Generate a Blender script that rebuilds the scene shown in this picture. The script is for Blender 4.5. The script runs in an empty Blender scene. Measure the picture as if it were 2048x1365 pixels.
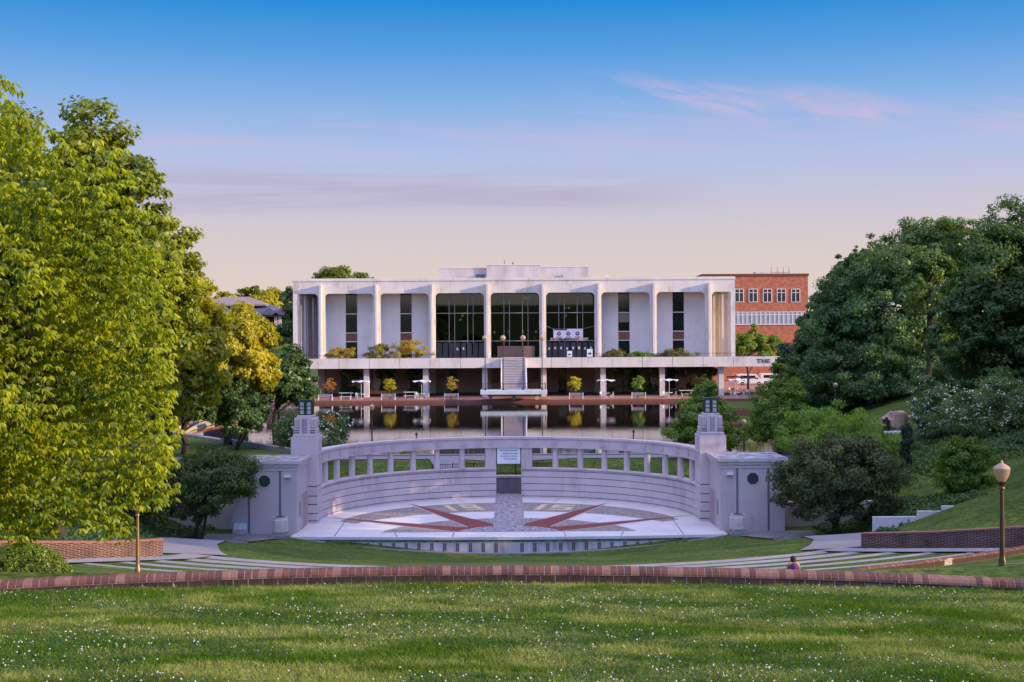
import bpy, math, random
import numpy as np
from mathutils import Vector
PI = math.pi
R = math.radians
random.seed(7)
S = bpy.context.scene
COL = S.collection

# ------------------------------------------------------------------ camera
F = 2600.0                      # focal length in photo pixels (2048 wide)
CAMZ = 9.0
cd = bpy.data.cameras.new('camera'); cam = bpy.data.objects.new('camera', cd); COL.objects.link(cam)
cd.sensor_width = 36; cd.lens = 36 * F / 2048; cd.clip_start = .1; cd.clip_end = 9000
from mathutils import Matrix
yaw, pitch, roll = -R(8 / F * 57.2958), R(5.5 / F * 57.2958), R(.315)
cam.matrix_world = Matrix.Translation((0, 0, CAMZ)) @ Matrix.Rotation(yaw, 4, 'Z') @ Matrix.Rotation(PI / 2 + pitch, 4, 'X') @ Matrix.Rotation(roll * -1, 4, 'Z')
S.camera = cam

def P(px, py, D):               # photo pixel at distance D -> world point (used to size and place things at their real depth)
    y = py + .0055 * (px - 1024)
    return ((px - 1016) * D / F, D, CAMZ - (y - 688) * D / F)

# ------------------------------------------------------------------ light
SUN_EL, SUN_AZ = 13.0, 104.0      # azimuth clockwise from +Y (the view direction)
w = bpy.data.worlds.new('World'); S.world = w; w.use_nodes = True
nt = w.node_tree; nt.nodes.clear(); N = nt.nodes; L = nt.links
def nd(t, **k):
    n = N.new(t)
    for a, b in k.items(): setattr(n, a, b)
    return n
def ramp(node, stops):
    cr = node.color_ramp
    while len(cr.elements) > 1: cr.elements.remove(cr.elements[-1])
    for i, (p, c) in enumerate(stops):
        e = cr.elements[0] if i == 0 else cr.elements.new(p)
        e.position = p; e.color = c if len(c) == 4 else (*c, 1)
def srgb(r, g, b):
    f = lambda v: (v / 255 / 12.92) if v / 255 < .04045 else ((v / 255 + .055) / 1.055) ** 2.4
    return (f(r), f(g), f(b), 1)
tc = nd('ShaderNodeTexCoord'); sep = nd('ShaderNodeSeparateXYZ'); L.new(tc.outputs['Generated'], sep.inputs[0])
def m(op, a, b=None, c=None, clamp=False):
    n = N.new('ShaderNodeMath'); n.operation = op; n.use_clamp = clamp
    for i, v in enumerate((a, b, c)):
        if v is None: continue
        if isinstance(v, (int, float)): n.inputs[i].default_value = v
        else: L.new(v, n.inputs[i])
    return n.outputs[0]
rp = nd('ShaderNodeValToRGB')
el = m('MULTIPLY', sep.outputs[2], 1.0, clamp=True)
L.new(el, rp.inputs[0])
ramp(rp, [(0, srgb(226, 208, 200)), (.045, srgb(225, 207, 200)), (.075, srgb(217, 203, 205)), (.105, srgb(202, 197, 216)), (.145, srgb(176, 192, 232)),
          (.185, srgb(130, 176, 230)), (.22, srgb(82, 156, 224)), (.255, srgb(20, 138, 216)), (.4, srgb(110, 145, 205)), (1, srgb(190, 178, 208))])
# clouds in sky direction space
yy = m('MAXIMUM', sep.outputs[1], .02)
u = m('DIVIDE', sep.outputs[0], yy); v = m('DIVIDE', sep.outputs[2], yy)
def window(x, a, b, s):         # soft window a..b
    return m('MULTIPLY', m('DIVIDE', m('SUBTRACT', x, a), s, clamp=True), m('DIVIDE', m('SUBTRACT', b, x), s, clamp=True))
def cloud(uscale, vscale, seed, lo, hi, tilt=0):
    cb = nd('ShaderNodeCombineXYZ')
    L.new(m('MULTIPLY', u, uscale), cb.inputs[0]); L.new(m('MULTIPLY', m('ADD', v, m('MULTIPLY', u, tilt)), vscale), cb.inputs[1]); cb.inputs[2].default_value = seed
    n = nd('ShaderNodeTexNoise'); n.inputs['Scale'].default_value = 1; n.inputs['Detail'].default_value = 7; n.inputs['Roughness'].default_value = .62; n.inputs['Distortion'].default_value = .5
    L.new(cb.outputs[0], n.inputs['Vector'])
    mr = nd('ShaderNodeMapRange', interpolation_type='SMOOTHSTEP'); mr.inputs[1].default_value = lo; mr.inputs[2].default_value = hi
    L.new(n.outputs[0], mr.inputs[0]); return mr.outputs[0]
def mixc(fac, a, b):
    n = nd('ShaderNodeMix', data_type='RGBA'); 
    L.new(fac, n.inputs[0])
    if isinstance(a, tuple): n.inputs[6].default_value = a
    else: L.new(a, n.inputs[6])
    if isinstance(b, tuple): n.inputs[7].default_value = b
    else: L.new(b, n.inputs[7])
    return n.outputs[2]
vt = m('ADD', v, m('MULTIPLY', u, .07))
wisp = m('MULTIPLY', m('MULTIPLY', cloud(8, 44, 3.3, .36, .68, .22), window(vt, .178, .218, .016)), window(u, .03, 2.0, .09))
wisp2 = m('MULTIPLY', m('MULTIPLY', cloud(5, 60, 8.1, .42, .72, .06), window(v, .135, .19, .02)), window(u, -.35, 1.5, .1))
band = m('MULTIPLY', m('MULTIPLY', cloud(3, 60, 5.7, .36, .6), window(v, .098, .140, .012)), window(u, -1.5, .17, .12))
c = mixc(m('MULTIPLY', band, .75), rp.outputs[0], srgb(182, 172, 204))
c = mixc(m('MULTIPLY', wisp2, .4), c, srgb(212, 186, 214))
c = mixc(m('MULTIPLY', wisp, .62), c, srgb(226, 190, 214))
sky = nd('ShaderNodeTexSky', sky_type='NISHITA', sun_disc=False)
sky.sun_elevation = R(SUN_EL); sky.sun_rotation = R(SUN_AZ); sky.air_density = 1.2; sky.dust_density = 1.5; sky.ozone_density = 2
bg1 = nd('ShaderNodeBackground')
up = nd('ShaderNodeMapRange', interpolation_type='SMOOTHSTEP'); L.new(sep.outputs[2], up.inputs[0]); up.inputs[1].default_value = .28; up.inputs[2].default_value = .75; up.inputs[3].default_value = 0; up.inputs[4].default_value = 1.3
bk = nd('ShaderNodeMapRange', interpolation_type='SMOOTHSTEP'); L.new(m('MULTIPLY', sep.outputs[1], -1), bk.inputs[0]); bk.inputs[1].default_value = -.1; bk.inputs[2].default_value = .8; bk.inputs[3].default_value = .72; bk.inputs[4].default_value = 1.5
L.new(m('ADD', up.outputs[0], bk.outputs[0]), bg1.inputs[1]); L.new(c, bg1.inputs[0])
bg2 = nd('ShaderNodeBackground'); bg2.inputs[1].default_value = .05; L.new(sky.outputs[0], bg2.inputs[0])
mx = nd('ShaderNodeMixShader'); mx.inputs[0].default_value = .12; L.new(bg1.outputs[0], mx.inputs[1]); L.new(bg2.outputs[0], mx.inputs[2])
out = nd('ShaderNodeOutputWorld'); L.new(mx.outputs[0], out.inputs[0])
w.cycles.sampling_method = 'MANUAL'; w.cycles.sample_map_resolution = 512
sl = bpy.data.lights.new('sun', 'SUN'); sl.energy = 4.4; sl.angle = R(.6); sl.color = (1, .76, .42)
so = bpy.data.objects.new('sun', sl); COL.objects.link(so)
sd = Vector((math.sin(R(SUN_AZ)) * math.cos(R(SUN_EL)), math.cos(R(SUN_AZ)) * math.cos(R(SUN_EL)), math.sin(R(SUN_EL))))
so.rotation_euler = sd.to_track_quat('Z', 'Y').to_euler(); so.location = sd * 400
S.view_settings.view_transform = 'Standard'; S.view_settings.look = 'None'; S.view_settings.gamma = 1; S.view_settings.exposure = .6
S.cycles.max_bounces = 6; S.cycles.transparent_max_bounces = 8; S.cycles.caustics_reflective = False; S.cycles.caustics_refractive = False
S.cycles.sample_clamp_indirect = 4

# ------------------------------------------------------------------ materials
MATS = {}
def mat(name, col, rough=.8, var=.12, vscale=1.5, col2=None, bump=0, bscale=20, metal=0, spec=.3, streak=0, emit=0, trans=0, dirt=0, dcol=(.45, .40, .38)):
    if name in MATS: return MATS[name]
    M = bpy.data.materials.new(name); M.use_nodes = True; t = M.node_tree; n = t.nodes; l = t.links
    b = n['Principled BSDF']; b.inputs['Roughness'].default_value = rough; b.inputs['Metallic'].default_value = metal
    b.inputs['Specular IOR Level'].default_value = spec
    g = n.new('ShaderNodeNewGeometry')
    a = n.new('ShaderNodeTexNoise'); a.inputs['Scale'].default_value = vscale; a.inputs['Detail'].default_value = 8; a.inputs['Roughness'].default_value = .65
    if streak:
        mp = n.new('ShaderNodeMapping'); mp.inputs['Scale'].default_value = (1, 1, streak); l.new(g.outputs['Position'], mp.inputs[0]); l.new(mp.outputs[0], a.inputs['Vector'])
    else: l.new(g.outputs['Position'], a.inputs['Vector'])
    mr = n.new('ShaderNodeMapRange'); mr.inputs[1].default_value = .32; mr.inputs[2].default_value = .68; l.new(a.outputs[0], mr.inputs[0])
    mx = n.new('ShaderNodeMix'); mx.data_type = 'RGBA'; l.new(mr.outputs[0], mx.inputs[0])
    c2 = col2 or tuple(min(1, x * (1 + var)) for x in col); c1 = col if col2 else tuple(x * (1 - var) for x in col)
    mx.inputs[6].default_value = (*c1, 1); mx.inputs[7].default_value = (*c2, 1)
    oc_ = mx.outputs[2]
    if dirt:
        mp2 = n.new('ShaderNodeMapping'); mp2.inputs['Scale'].default_value = (1, 1, .12); l.new(g.outputs['Position'], mp2.inputs[0])
        a3 = n.new('ShaderNodeTexNoise'); a3.inputs['Scale'].default_value = 3.2; a3.inputs['Detail'].default_value = 7; a3.inputs['Roughness'].default_value = .7; l.new(mp2.outputs[0], a3.inputs['Vector'])
        a4 = n.new('ShaderNodeTexNoise'); a4.inputs['Scale'].default_value = .45; a4.inputs['Detail'].default_value = 4; l.new(g.outputs['Position'], a4.inputs['Vector'])
        ml = n.new('ShaderNodeMath'); ml.operation = 'ADD'; l.new(a3.outputs[0], ml.inputs[0]); l.new(a4.outputs[0], ml.inputs[1])
        r3 = n.new('ShaderNodeMapRange'); r3.inputs[1].default_value = 1.02; r3.inputs[2].default_value = 1.32; r3.inputs[4].default_value = dirt; l.new(ml.outputs[0], r3.inputs[0])
        m3 = n.new('ShaderNodeMix'); m3.data_type = 'RGBA'; m3.blend_type = 'MULTIPLY'; l.new(r3.outputs[0], m3.inputs[0]); l.new(oc_, m3.inputs[6]); m3.inputs[7].default_value = (*dcol, 1); oc_ = m3.outputs[2]
    l.new(oc_, b.inputs['Base Color'])
    if bump:
        a2 = n.new('ShaderNodeTexNoise'); a2.inputs['Scale'].default_value = bscale; a2.inputs['Detail'].default_value = 5; l.new(g.outputs['Position'], a2.inputs['Vector'])
        bp = n.new('ShaderNodeBump'); bp.inputs['Strength'].default_value = bump; bp.inputs['Distance'].default_value = .05; l.new(a2.outputs[0], bp.inputs['Height']); l.new(bp.outputs[0], b.inputs['Normal'])
    if emit: b.inputs['Emission Color'].default_value = (*col, 1); b.inputs['Emission Strength'].default_value = emit
    MATS[name] = M; return M
def leafmat(name, col, col2, trans=.35, scale=.9, fine=14, gloss=.12, tcol=None):
    if name in MATS: return MATS[name]
    M = bpy.data.materials.new(name); M.use_nodes = True; t = M.node_tree; n = t.nodes; l = t.links; n.clear()
    g = n.new('ShaderNodeNewGeometry')
    a = n.new('ShaderNodeTexNoise'); a.inputs['Scale'].default_value = scale; a.inputs['Detail'].default_value = 3
    a2 = n.new('ShaderNodeTexNoise'); a2.inputs['Scale'].default_value = fine; a2.inputs['Detail'].default_value = 2
    l.new(g.outputs['Position'], a.inputs['Vector']); l.new(g.outputs['Position'], a2.inputs['Vector'])
    ad = n.new('ShaderNodeMath'); ad.operation = 'ADD'; l.new(a.outputs[0], ad.inputs[0]); l.new(a2.outputs[0], ad.inputs[1])
    mr = n.new('ShaderNodeMapRange'); mr.inputs[1].default_value = .72; mr.inputs[2].default_value = 1.28; l.new(ad.outputs[0], mr.inputs[0])
    mx = n.new('ShaderNodeMix'); mx.data_type = 'RGBA'; l.new(mr.outputs[0], mx.inputs[0]); mx.inputs[6].default_value = (*col, 1); mx.inputs[7].default_value = (*col2, 1)
    d = n.new('ShaderNodeBsdfDiffuse'); tr = n.new('ShaderNodeBsdfTranslucent'); gl = n.new('ShaderNodeBsdfGlossy'); gl.inputs['Roughness'].default_value = .45
    gl.inputs['Color'].default_value = (.5, .55, .5, 1)
    l.new(mx.outputs[2], d.inputs[0])
    hs = n.new('ShaderNodeHueSaturation'); hs.inputs['Saturation'].default_value = 1.15; hs.inputs['Value'].default_value = 1.5; hs.inputs['Hue'].default_value = .49; l.new(mx.outputs[2], hs.inputs['Color']); l.new(hs.outputs[0], tr.inputs[0])
    s1 = n.new('ShaderNodeMixShader'); s1.inputs[0].default_value = trans; l.new(d.outputs[0], s1.inputs[1]); l.new(tr.outputs[0], s1.inputs[2])
    s2 = n.new('ShaderNodeMixShader'); s2.inputs[0].default_value = gloss * .5; l.new(s1.outputs[0], s2.inputs[1]); l.new(gl.outputs[0], s2.inputs[2])
    o = n.new('ShaderNodeOutputMaterial'); l.new(s2.outputs[0], o.inputs[0])
    MATS[name] = M; return M
def brickmat(name, c1, c2, mortar, sx=.22, sz=.075, axis='x', rough=.85, off=.5, msize=.012):
    if name in MATS: return MATS[name]
    M = bpy.data.materials.new(name); M.use_nodes = True; t = M.node_tree; n = t.nodes; l = t.links
    b = n['Principled BSDF']; b.inputs['Roughness'].default_value = rough; b.inputs['Specular IOR Level'].default_value = .2
    g = n.new('ShaderNodeNewGeometry'); sp = n.new('ShaderNodeSeparateXYZ'); l.new(g.outputs['Position'], sp.inputs[0])
    cb = n.new('ShaderNodeCombineXYZ')
    if axis == 'top': l.new(sp.outputs[0], cb.inputs[0]); l.new(sp.outputs[1], cb.inputs[1])
    elif axis == 'y': l.new(sp.outputs[1], cb.inputs[0]); l.new(sp.outputs[2], cb.inputs[1])
    else: l.new(sp.outputs[0], cb.inputs[0]); l.new(sp.outputs[2], cb.inputs[1])
    br = n.new('ShaderNodeTexBrick'); br.inputs['Scale'].default_value = 1; br.inputs['Brick Width'].default_value = sx; br.inputs['Row Height'].default_value = sz
    br.inputs['Mortar Size'].default_value = msize; br.inputs['Color1'].default_value = (*c1, 1); br.inputs['Color2'].default_value = (*c2, 1); br.inputs['Mortar'].default_value = (*mortar, 1); br.offset = off
    l.new(cb.outputs[0], br.inputs['Vector'])
    a = n.new('ShaderNodeTexNoise'); a.inputs['Scale'].default_value = 1.3; a.inputs['Detail'].default_value = 6; l.new(g.outputs['Position'], a.inputs['Vector'])
    mr = n.new('ShaderNodeMapRange'); mr.inputs[1].default_value = .3; mr.inputs[2].default_value = .7; mr.inputs[3].default_value = .7; mr.inputs[4].default_value = 1.25; l.new(a.outputs[0], mr.inputs[0])
    mm = n.new('ShaderNodeMix'); mm.data_type = 'RGBA'; mm.blend_type = 'MULTIPLY'; mm.inputs[0].default_value = 1; l.new(br.outputs[0], mm.inputs[6]); l.new(mr.outputs[0], mm.inputs[7])
    l.new(mm.outputs[2], b.inputs['Base Color'])
    MATS[name] = M; return M

CONC = mat('library_concrete', (.69, .62, .59), .85, .10, .35, bump=.15, bscale=6, streak=.25, dirt=.55)
CONCW = mat('library_wall_panel', (.72, .66, .66), .85, .05, .3, dirt=.2)
STUC = mat('amphitheatre_stucco', (.60, .50, .52), .9, .08, .8, bump=.12, bscale=30, dirt=.45)
STUC2 = mat('amphitheatre_panel', (.52, .42, .45), .9, .08, .8)
GROOVE = mat('joint_dark', (.10, .07, .09), .9)
SLAB = mat('stage_concrete', (.62, .60, .60), .8, .09, .9, bump=.1, dirt=.35)
STEPC = mat('tier_concrete', (.29, .275, .28), .85, .2, .9, bump=.15, dirt=.5)
PATHC = mat('path_concrete', (.24, .225, .235), .9, .14, .4, bump=.15)
MOSA = mat('mosaic_grey', (.10, .09, .085), .8, 0, 5, col2=(.42, .36, .33), bump=.3)
REDR = mat('ray_red', (.20, .045, .04), .8, .22, 2.2, dirt=.5)
GOLD = mat('numeral_gold', (.62, .48, .28), .7, .08, 3)
RED = mat('brick_plain', (.20, .065, .05), .85, .25, 3)
BLACK = mat('black_metal', (.012, .012, .014), .4, .1, metal=.3, spec=.5)
BRONZE = mat('lamp_bronze', (.10, .065, .04), .38, .1, metal=.6, spec=.5)
DARKG = mat('dark_green_metal', (.02, .035, .035), .45, .1, spec=.5)
WHITE = mat('white_paint', (.75, .74, .76), .55, .05)
TAN = mat('tan_wall', (.48, .40, .36), .9, .15, .3)
BARK = mat('bark', (.055, .04, .03), .95, .3, 4, bump=.5)
MULL = mat('mullion', (.30, .27, .26), .5)
BRWALL = brickmat('brick_wall', (.125, .032, .027), (.075, .022, .021), (.22, .18, .165))
BRFAR = brickmat('brick_far', (.46, .16, .095), (.38, .125, .08), (.42, .19, .13), .6, .2, msize=.01)
BRPAVE = brickmat('brick_paving', (.40, .19, .15), (.33, .15, .12), (.34, .22, .19), .5, .25, 'top')
IRON = mat('dirt', (.09, .065, .06), .95, .3, .8)

def glassmat():
    M = bpy.data.materials.new('window_glass'); M.use_nodes = True; n = M.node_tree.nodes; l = M.node_tree.links; n.clear()
    tr = n.new('ShaderNodeBsdfTransparent'); tr.inputs[0].default_value = (.22, .25, .24, 1)
    gl = n.new('ShaderNodeBsdfGlossy'); gl.inputs['Roughness'].default_value = .02; gl.inputs[0].default_value = (.8, .9, .85, 1)
    fr = n.new('ShaderNodeFresnel'); fr.inputs[0].default_value = 1.55
    s = n.new('ShaderNodeMixShader'); l.new(fr.outputs[0], s.inputs[0]); l.new(tr.outputs[0], s.inputs[1]); l.new(gl.outputs[0], s.inputs[2])
    o = n.new('ShaderNodeOutputMaterial'); l.new(s.outputs[0], o.inputs[0]); return M
GLASS = glassmat()
DGLASS = mat('dark_glass', (.012, .016, .018), .08, .3, .8, spec=.5)
def frostmat(name, col, tcol):
    M = bpy.data.materials.new(name); M.use_nodes = True; n = M.node_tree.nodes; l = M.node_tree.links; n.clear()
    d = n.new('ShaderNodeBsdfDiffuse'); d.inputs[0].default_value = (*col, 1); t = n.new('ShaderNodeBsdfTranslucent'); t.inputs[0].default_value = (*tcol, 1)
    gl = n.new('ShaderNodeBsdfGlossy'); gl.inputs['Roughness'].default_value = .12
    s = n.new('ShaderNodeMixShader'); s.inputs[0].default_value = .55; l.new(d.outputs[0], s.inputs[1]); l.new(t.outputs[0], s.inputs[2])
    s2 = n.new('ShaderNodeMixShader'); s2.inputs[0].default_value = .14; l.new(s.outputs[0], s2.inputs[1]); l.new(gl.outputs[0], s2.inputs[2])
    o = n.new('ShaderNodeOutputMaterial'); l.new(s2.outputs[0], o.inputs[0]); return M
FROST = frostmat('frosted_globe', (.62, .48, .34), (.80, .55, .30))

# ------------------------------------------------------------------ object helpers
def tag(o, label=None, cat=None, group=None, kind=None):
    if label: o['label'] = label
    if cat: o['category'] = cat
    if group: o['group'] = group
    if kind: o['kind'] = kind
    return o
def thing(name, label, cat, loc=(0, 0, 0), group=None, rz=0):
    o = bpy.data.objects.new(name, None); COL.objects.link(o); o.location = loc; o.rotation_euler = (0, 0, rz)
    o.empty_display_size = .2
    return tag(o, label, cat, group)
def mesh_np(name, V, Fc, mt, parent=None, smooth=False):
    V = np.asarray(V, np.float32); Fc = np.asarray(Fc, np.int32); k = Fc.shape[1]
    me = bpy.data.meshes.new(name); me.vertices.add(len(V)); me.vertices.foreach_set('co', V.ravel())
    me.loops.add(Fc.size); me.loops.foreach_set('vertex_index', Fc.ravel())
    me.polygons.add(len(Fc)); me.polygons.foreach_set('loop_start', np.arange(0, Fc.size, k, dtype=np.int32))
    me.update(calc_edges=True)
    if smooth: me.polygons.foreach_set('use_smooth', np.ones(len(Fc), bool))
    me.materials.append(mt)
    o = bpy.data.objects.new(name, me); COL.objects.link(o)
    if parent: o.parent = parent
    return o
class B:
    def __init__(s): s.v = []; s.f = []
    def add(s, V, Fc):
        k = len(s.v); s.v += [tuple(p) for p in V]; s.f += [tuple(i + k for i in q) for q in Fc]; return s
    def box(s, x0, x1, y0, y1, z0, z1):
        V = [(x, y, z) for z in (z0, z1) for y in (y0, y1) for x in (x0, x1)]
        return s.add(V, [(0, 2, 3, 1), (4, 5, 7, 6), (0, 1, 5, 4), (2, 6, 7, 3), (0, 4, 6, 2), (1, 3, 7, 5)])
    def obox(s, c, size, rz=0, rx=0, ry=0):
        M = Matrix.Translation(c) @ Matrix.Rotation(rz, 4, 'Z') @ Matrix.Rotation(ry, 4, 'Y') @ Matrix.Rotation(rx, 4, 'X')
        a, b_, c_ = size[0] / 2, size[1] / 2, size[2] / 2
        V = [M @ Vector((x, y, z)) for z in (-c_, c_) for y in (-b_, b_) for x in (-a, a)]
        return s.add(V, [(0, 2, 3, 1), (4, 5, 7, 6), (0, 1, 5, 4), (2, 6, 7, 3), (0, 4, 6, 2), (1, 3, 7, 5)])
    def tube(s, p0, p1, r0, r1=None, n=8, cap=True):
        r1 = r0 if r1 is None else r1; p0 = Vector(p0); p1 = Vector(p1); d = (p1 - p0).normalized()
        q = Vector((0, 0, 1)) if abs(d.z) < .95 else Vector((1, 0, 0)); a = d.cross(q).normalized(); b_ = d.cross(a)
        V = []
        for p, r in ((p0, r0), (p1, r1)):
            for i in range(n):
                t = 2 * PI * i / n; V.append(p + a * math.cos(t) * r + b_ * math.sin(t) * r)
        Fc = [(i, (i + 1) % n, n + (i + 1) % n, n + i) for i in range(n)]
        if cap: Fc += [tuple(range(n - 1, -1, -1)), tuple(range(n, 2 * n))]
        return s.add(V, Fc)
    def lathe(s, prof, c=(0, 0, 0), n=16, ph=0):
        V = []; 
        for r, z in prof:
            for i in range(n):
                t = 2 * PI * i / n + ph; V.append((c[0] + r * math.cos(t), c[1] + r * math.sin(t), c[2] + z))
        Fc = []
        for k in range(len(prof) - 1):
            for i in range(n): Fc.append((k * n + i, k * n + (i + 1) % n, (k + 1) * n + (i + 1) % n, (k + 1) * n + i))
        Fc += [tuple(range(n - 1, -1, -1)), tuple((len(prof) - 1) * n + i for i in range(n))]
        return s.add(V, Fc)
    def prism(s, poly, z0, z1):          # horizontal polygon extruded in z
        n = len(poly); V = [(x, y, z0) for x, y in poly] + [(x, y, z1) for x, y in poly]
        return s.add(V, [tuple(range(n - 1, -1, -1)), tuple(range(n, 2 * n))] + [(i, (i + 1) % n, n + (i + 1) % n, n + i) for i in range(n)])
    def xprism(s, poly, y0, y1):         # polygon in xz extruded in y
        n = len(poly); V = [(x, y0, z) for x, z in poly] + [(x, y1, z) for x, z in poly]
        return s.add(V, [tuple(range(n)), tuple(range(2 * n - 1, n - 1, -1))] + [(i, n + i, n + (i + 1) % n, (i + 1) % n) for i in range(n)])
    def build(s, name, mt, parent=None, smooth=False, world=True, bevel=0):
        me = bpy.data.meshes.new(name)
        off = Vector((0, 0, 0))
        if parent is not None and world:
            off = parent.location.copy()
            if parent.parent: off += parent.parent.location
        elif isinstance(world, tuple): off = Vector(world)
        me.from_pydata([tuple(Vector(p) - off) for p in s.v], [], s.f); me.update()
        if smooth:
            me.polygons.foreach_set('use_smooth', np.ones(len(me.polygons), bool))
        me.materials.append(mt)
        o = bpy.data.objects.new(name, me); COL.objects.link(o)
        if parent is not None: o.parent = parent
        elif isinstance(world, tuple): o.location = off
        if smooth:
            es = o.modifiers.new('edge', 'EDGE_SPLIT'); es.split_angle = R(38)
        if bevel:
            bv = o.modifiers.new('bevel', 'BEVEL'); bv.width = bevel; bv.segments = 2; bv.limit_method = 'ANGLE'
        return o
def text(body, name, size, mt, parent, loc, rot=(PI / 2, 0, 0), ext=.01, align='CENTER', width=None):
    cu = bpy.data.curves.new(name, 'FONT'); cu.body = body; cu.size = size; cu.extrude = ext; cu.align_x = align; cu.align_y = 'CENTER'; cu.materials.append(mt)
    cu.offset = size * .012
    o = bpy.data.objects.new(name, cu); COL.objects.link(o)
    off = parent.location if parent else Vector((0, 0, 0))
    if parent: o.parent = parent
    o.location = Vector(loc) - off; o.rotation_euler = rot
    if width:
        bpy.context.view_layer.update()
        o.scale.x = width / max(.01, o.dimensions.x)
    me = bpy.data.meshes.new_from_object(o); me.name = name; q = bpy.data.objects.new(name, me); COL.objects.link(q)
    q.parent = o.parent; q.location = o.location.copy(); q.rotation_euler = o.rotation_euler.copy(); q.scale = o.scale.copy()
    bpy.data.objects.remove(o); q.name = name
    return q
def copy_tree(o, parent=None):
    c_ = o.copy(); COL.objects.link(c_)
    if parent is not None: c_.parent = parent
    for ch in [q for q in bpy.data.objects if q.parent == o]: copy_tree(ch, c_)
    return c_

# ------------------------------------------------------------------ terrain
CY = 83.8
def sm(t): t = np.clip(t, 0, 1); return t * t * (3 - 2 * t)
def terr(x, y):
    x = np.asarray(x, float); y = np.asarray(y, float); ax = np.abs(x)
    rho = np.hypot(x, y - CY)
    z = np.where(rho > 65.8, 5.83 + (rho - 65.8) * .0817, .4 + (rho - 37) * .1885)
    z = np.where(rho < 37, -.72 + (rho - 27.7) / 9.3 * 1.05, z)
    z = z + sm((rho - 37) / .8) * .07 * (rho < 39) + .07 * (rho >= 39) * np.clip(1 - (rho - 39) / 4, 0, 1)
    k = np.minimum(ax / 13, 1); re = 7.4 + 7.3 * k; ze = -3.34 + .94 * k ** 2
    wv = np.clip((27.7 - rho) / (27.7 - re), 0, 1)
    wv = np.maximum(wv, sm((y - 66) / 9) * np.clip((24 - ax) / 4, 0, 1) * (rho < 27.7))
    z = np.where(rho < 27.7, -.72 + (ze + .72) * wv, z)
    # ground held by the brick walls beside the tiers
    dl = np.where(x > 0, ((x - 16.5) * 5.4 + (y - 60.6) * 5.7) / 7.85, ((-x - 15.7) * 6.6 + (y - 58.6) * 4.9) / 8.22) - .1
    z = z + .62 * sm(dl / .5) * sm((np.where(x > 0, 61.5, 59.5) - y) / 1.5) * sm((y - 46) / 6) * np.clip(1 - dl / 12, 0, 1)
    # behind the stage wall
    upper = ((y > 81.2) & ((ax > 18.0) | (rho > 15.5)) & ((ax > 18) | (y > 84))) 
    zu = np.clip(-1.15 + np.where((ax > 18) & (y < 92), (y - 81.2) * .12 + (ax - 18) * .06, (rho - 14.95) * .35), -2, 0)
    z = np.where(upper, zu, z)
    z = np.where((y > 78.2) & (rho < 15.5) | ((y > 77.5) & (y <= 84) & (ax <= 18)), -2.45, z)
    z = np.where((y > 76.6) & (rho < 12.6), -2.6, z)
    # right hillside, gentle left bank
    xs = 18 + (y - 60) * .16
    hill = np.clip(x - xs, 0, 40) * (.2 + .11 * sm((y - 82) / 25)) * sm((y - 57) / 9) * sm((260 - y) / 60)
    z = z + hill
    lb = np.clip(-x - 38 - (y - 100) * .1, 0, 40) * .15 * sm((y - 70) / 30) * sm((250 - y) / 60)
    z = z + lb
    z = z - (.0018 * np.minimum(x * x, 120) + .005 * np.clip(x, -11, 11) + .15) * sm((20 - y) / 1.2)
    # pond basin
    pond = (y > 104.9 + np.clip(-x - 15, 0, 30) * 1.5) & (y < 199.4) & (x > -33.2) & (x < 25 + np.clip((y - 104) * .02, 0, 3))
    z = np.where(pond, -1.3, z)
    z = np.where(y >= 199.4, np.maximum(.33, hill), z)
    far = np.clip((y - 330) / 400, 0, 1); z = z + far * 6
    return z
def tz(x, y): return float(terr(x, y))

def groundhit(px, py, d0=40, d1=400, dy=0):
    D = np.arange(d0, d1, .25); y = py + .0055 * (px - 1024); z = CAMZ - (y - 688) * D / F
    h = terr((px - 1016) * D / F, D); k = np.argmax(z <= h + dy) if (z <= h + dy).any() else len(D) - 1
    return (px - 1016) * D[k] / F, float(D[k]), float(h[k])
def build_ground():
    xs = np.unique(np.concatenate([np.arange(-46, 46.01, .5), np.arange(-160, 161, 4), np.array([-3000, -1200, -500, -260, 260, 500, 1200, 3000])]))
    ys = np.unique(np.concatenate([np.arange(-30, 8, 2), np.arange(8, 114, .5), np.arange(114, 200, 1.5), np.arange(198, 200, .5), np.arange(200, 420, 8), np.array([500, 700, 1200, 3000, -300, -100])]))
    X, Y = np.meshgrid(xs, ys); Z = terr(X, Y)
    V = np.stack([X.ravel(), Y.ravel(), Z.ravel()], 1); nx, ny = len(xs), len(ys)
    i = np.arange(nx - 1)[None, :] + nx * np.arange(ny - 1)[:, None]; i = i.ravel()
    Fc = np.stack([i, i + 1, i + 1 + nx, i + nx], 1)
    o = mesh_np('ground', V, Fc, GRASS, smooth=True); tag(o, kind='structure')
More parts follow.
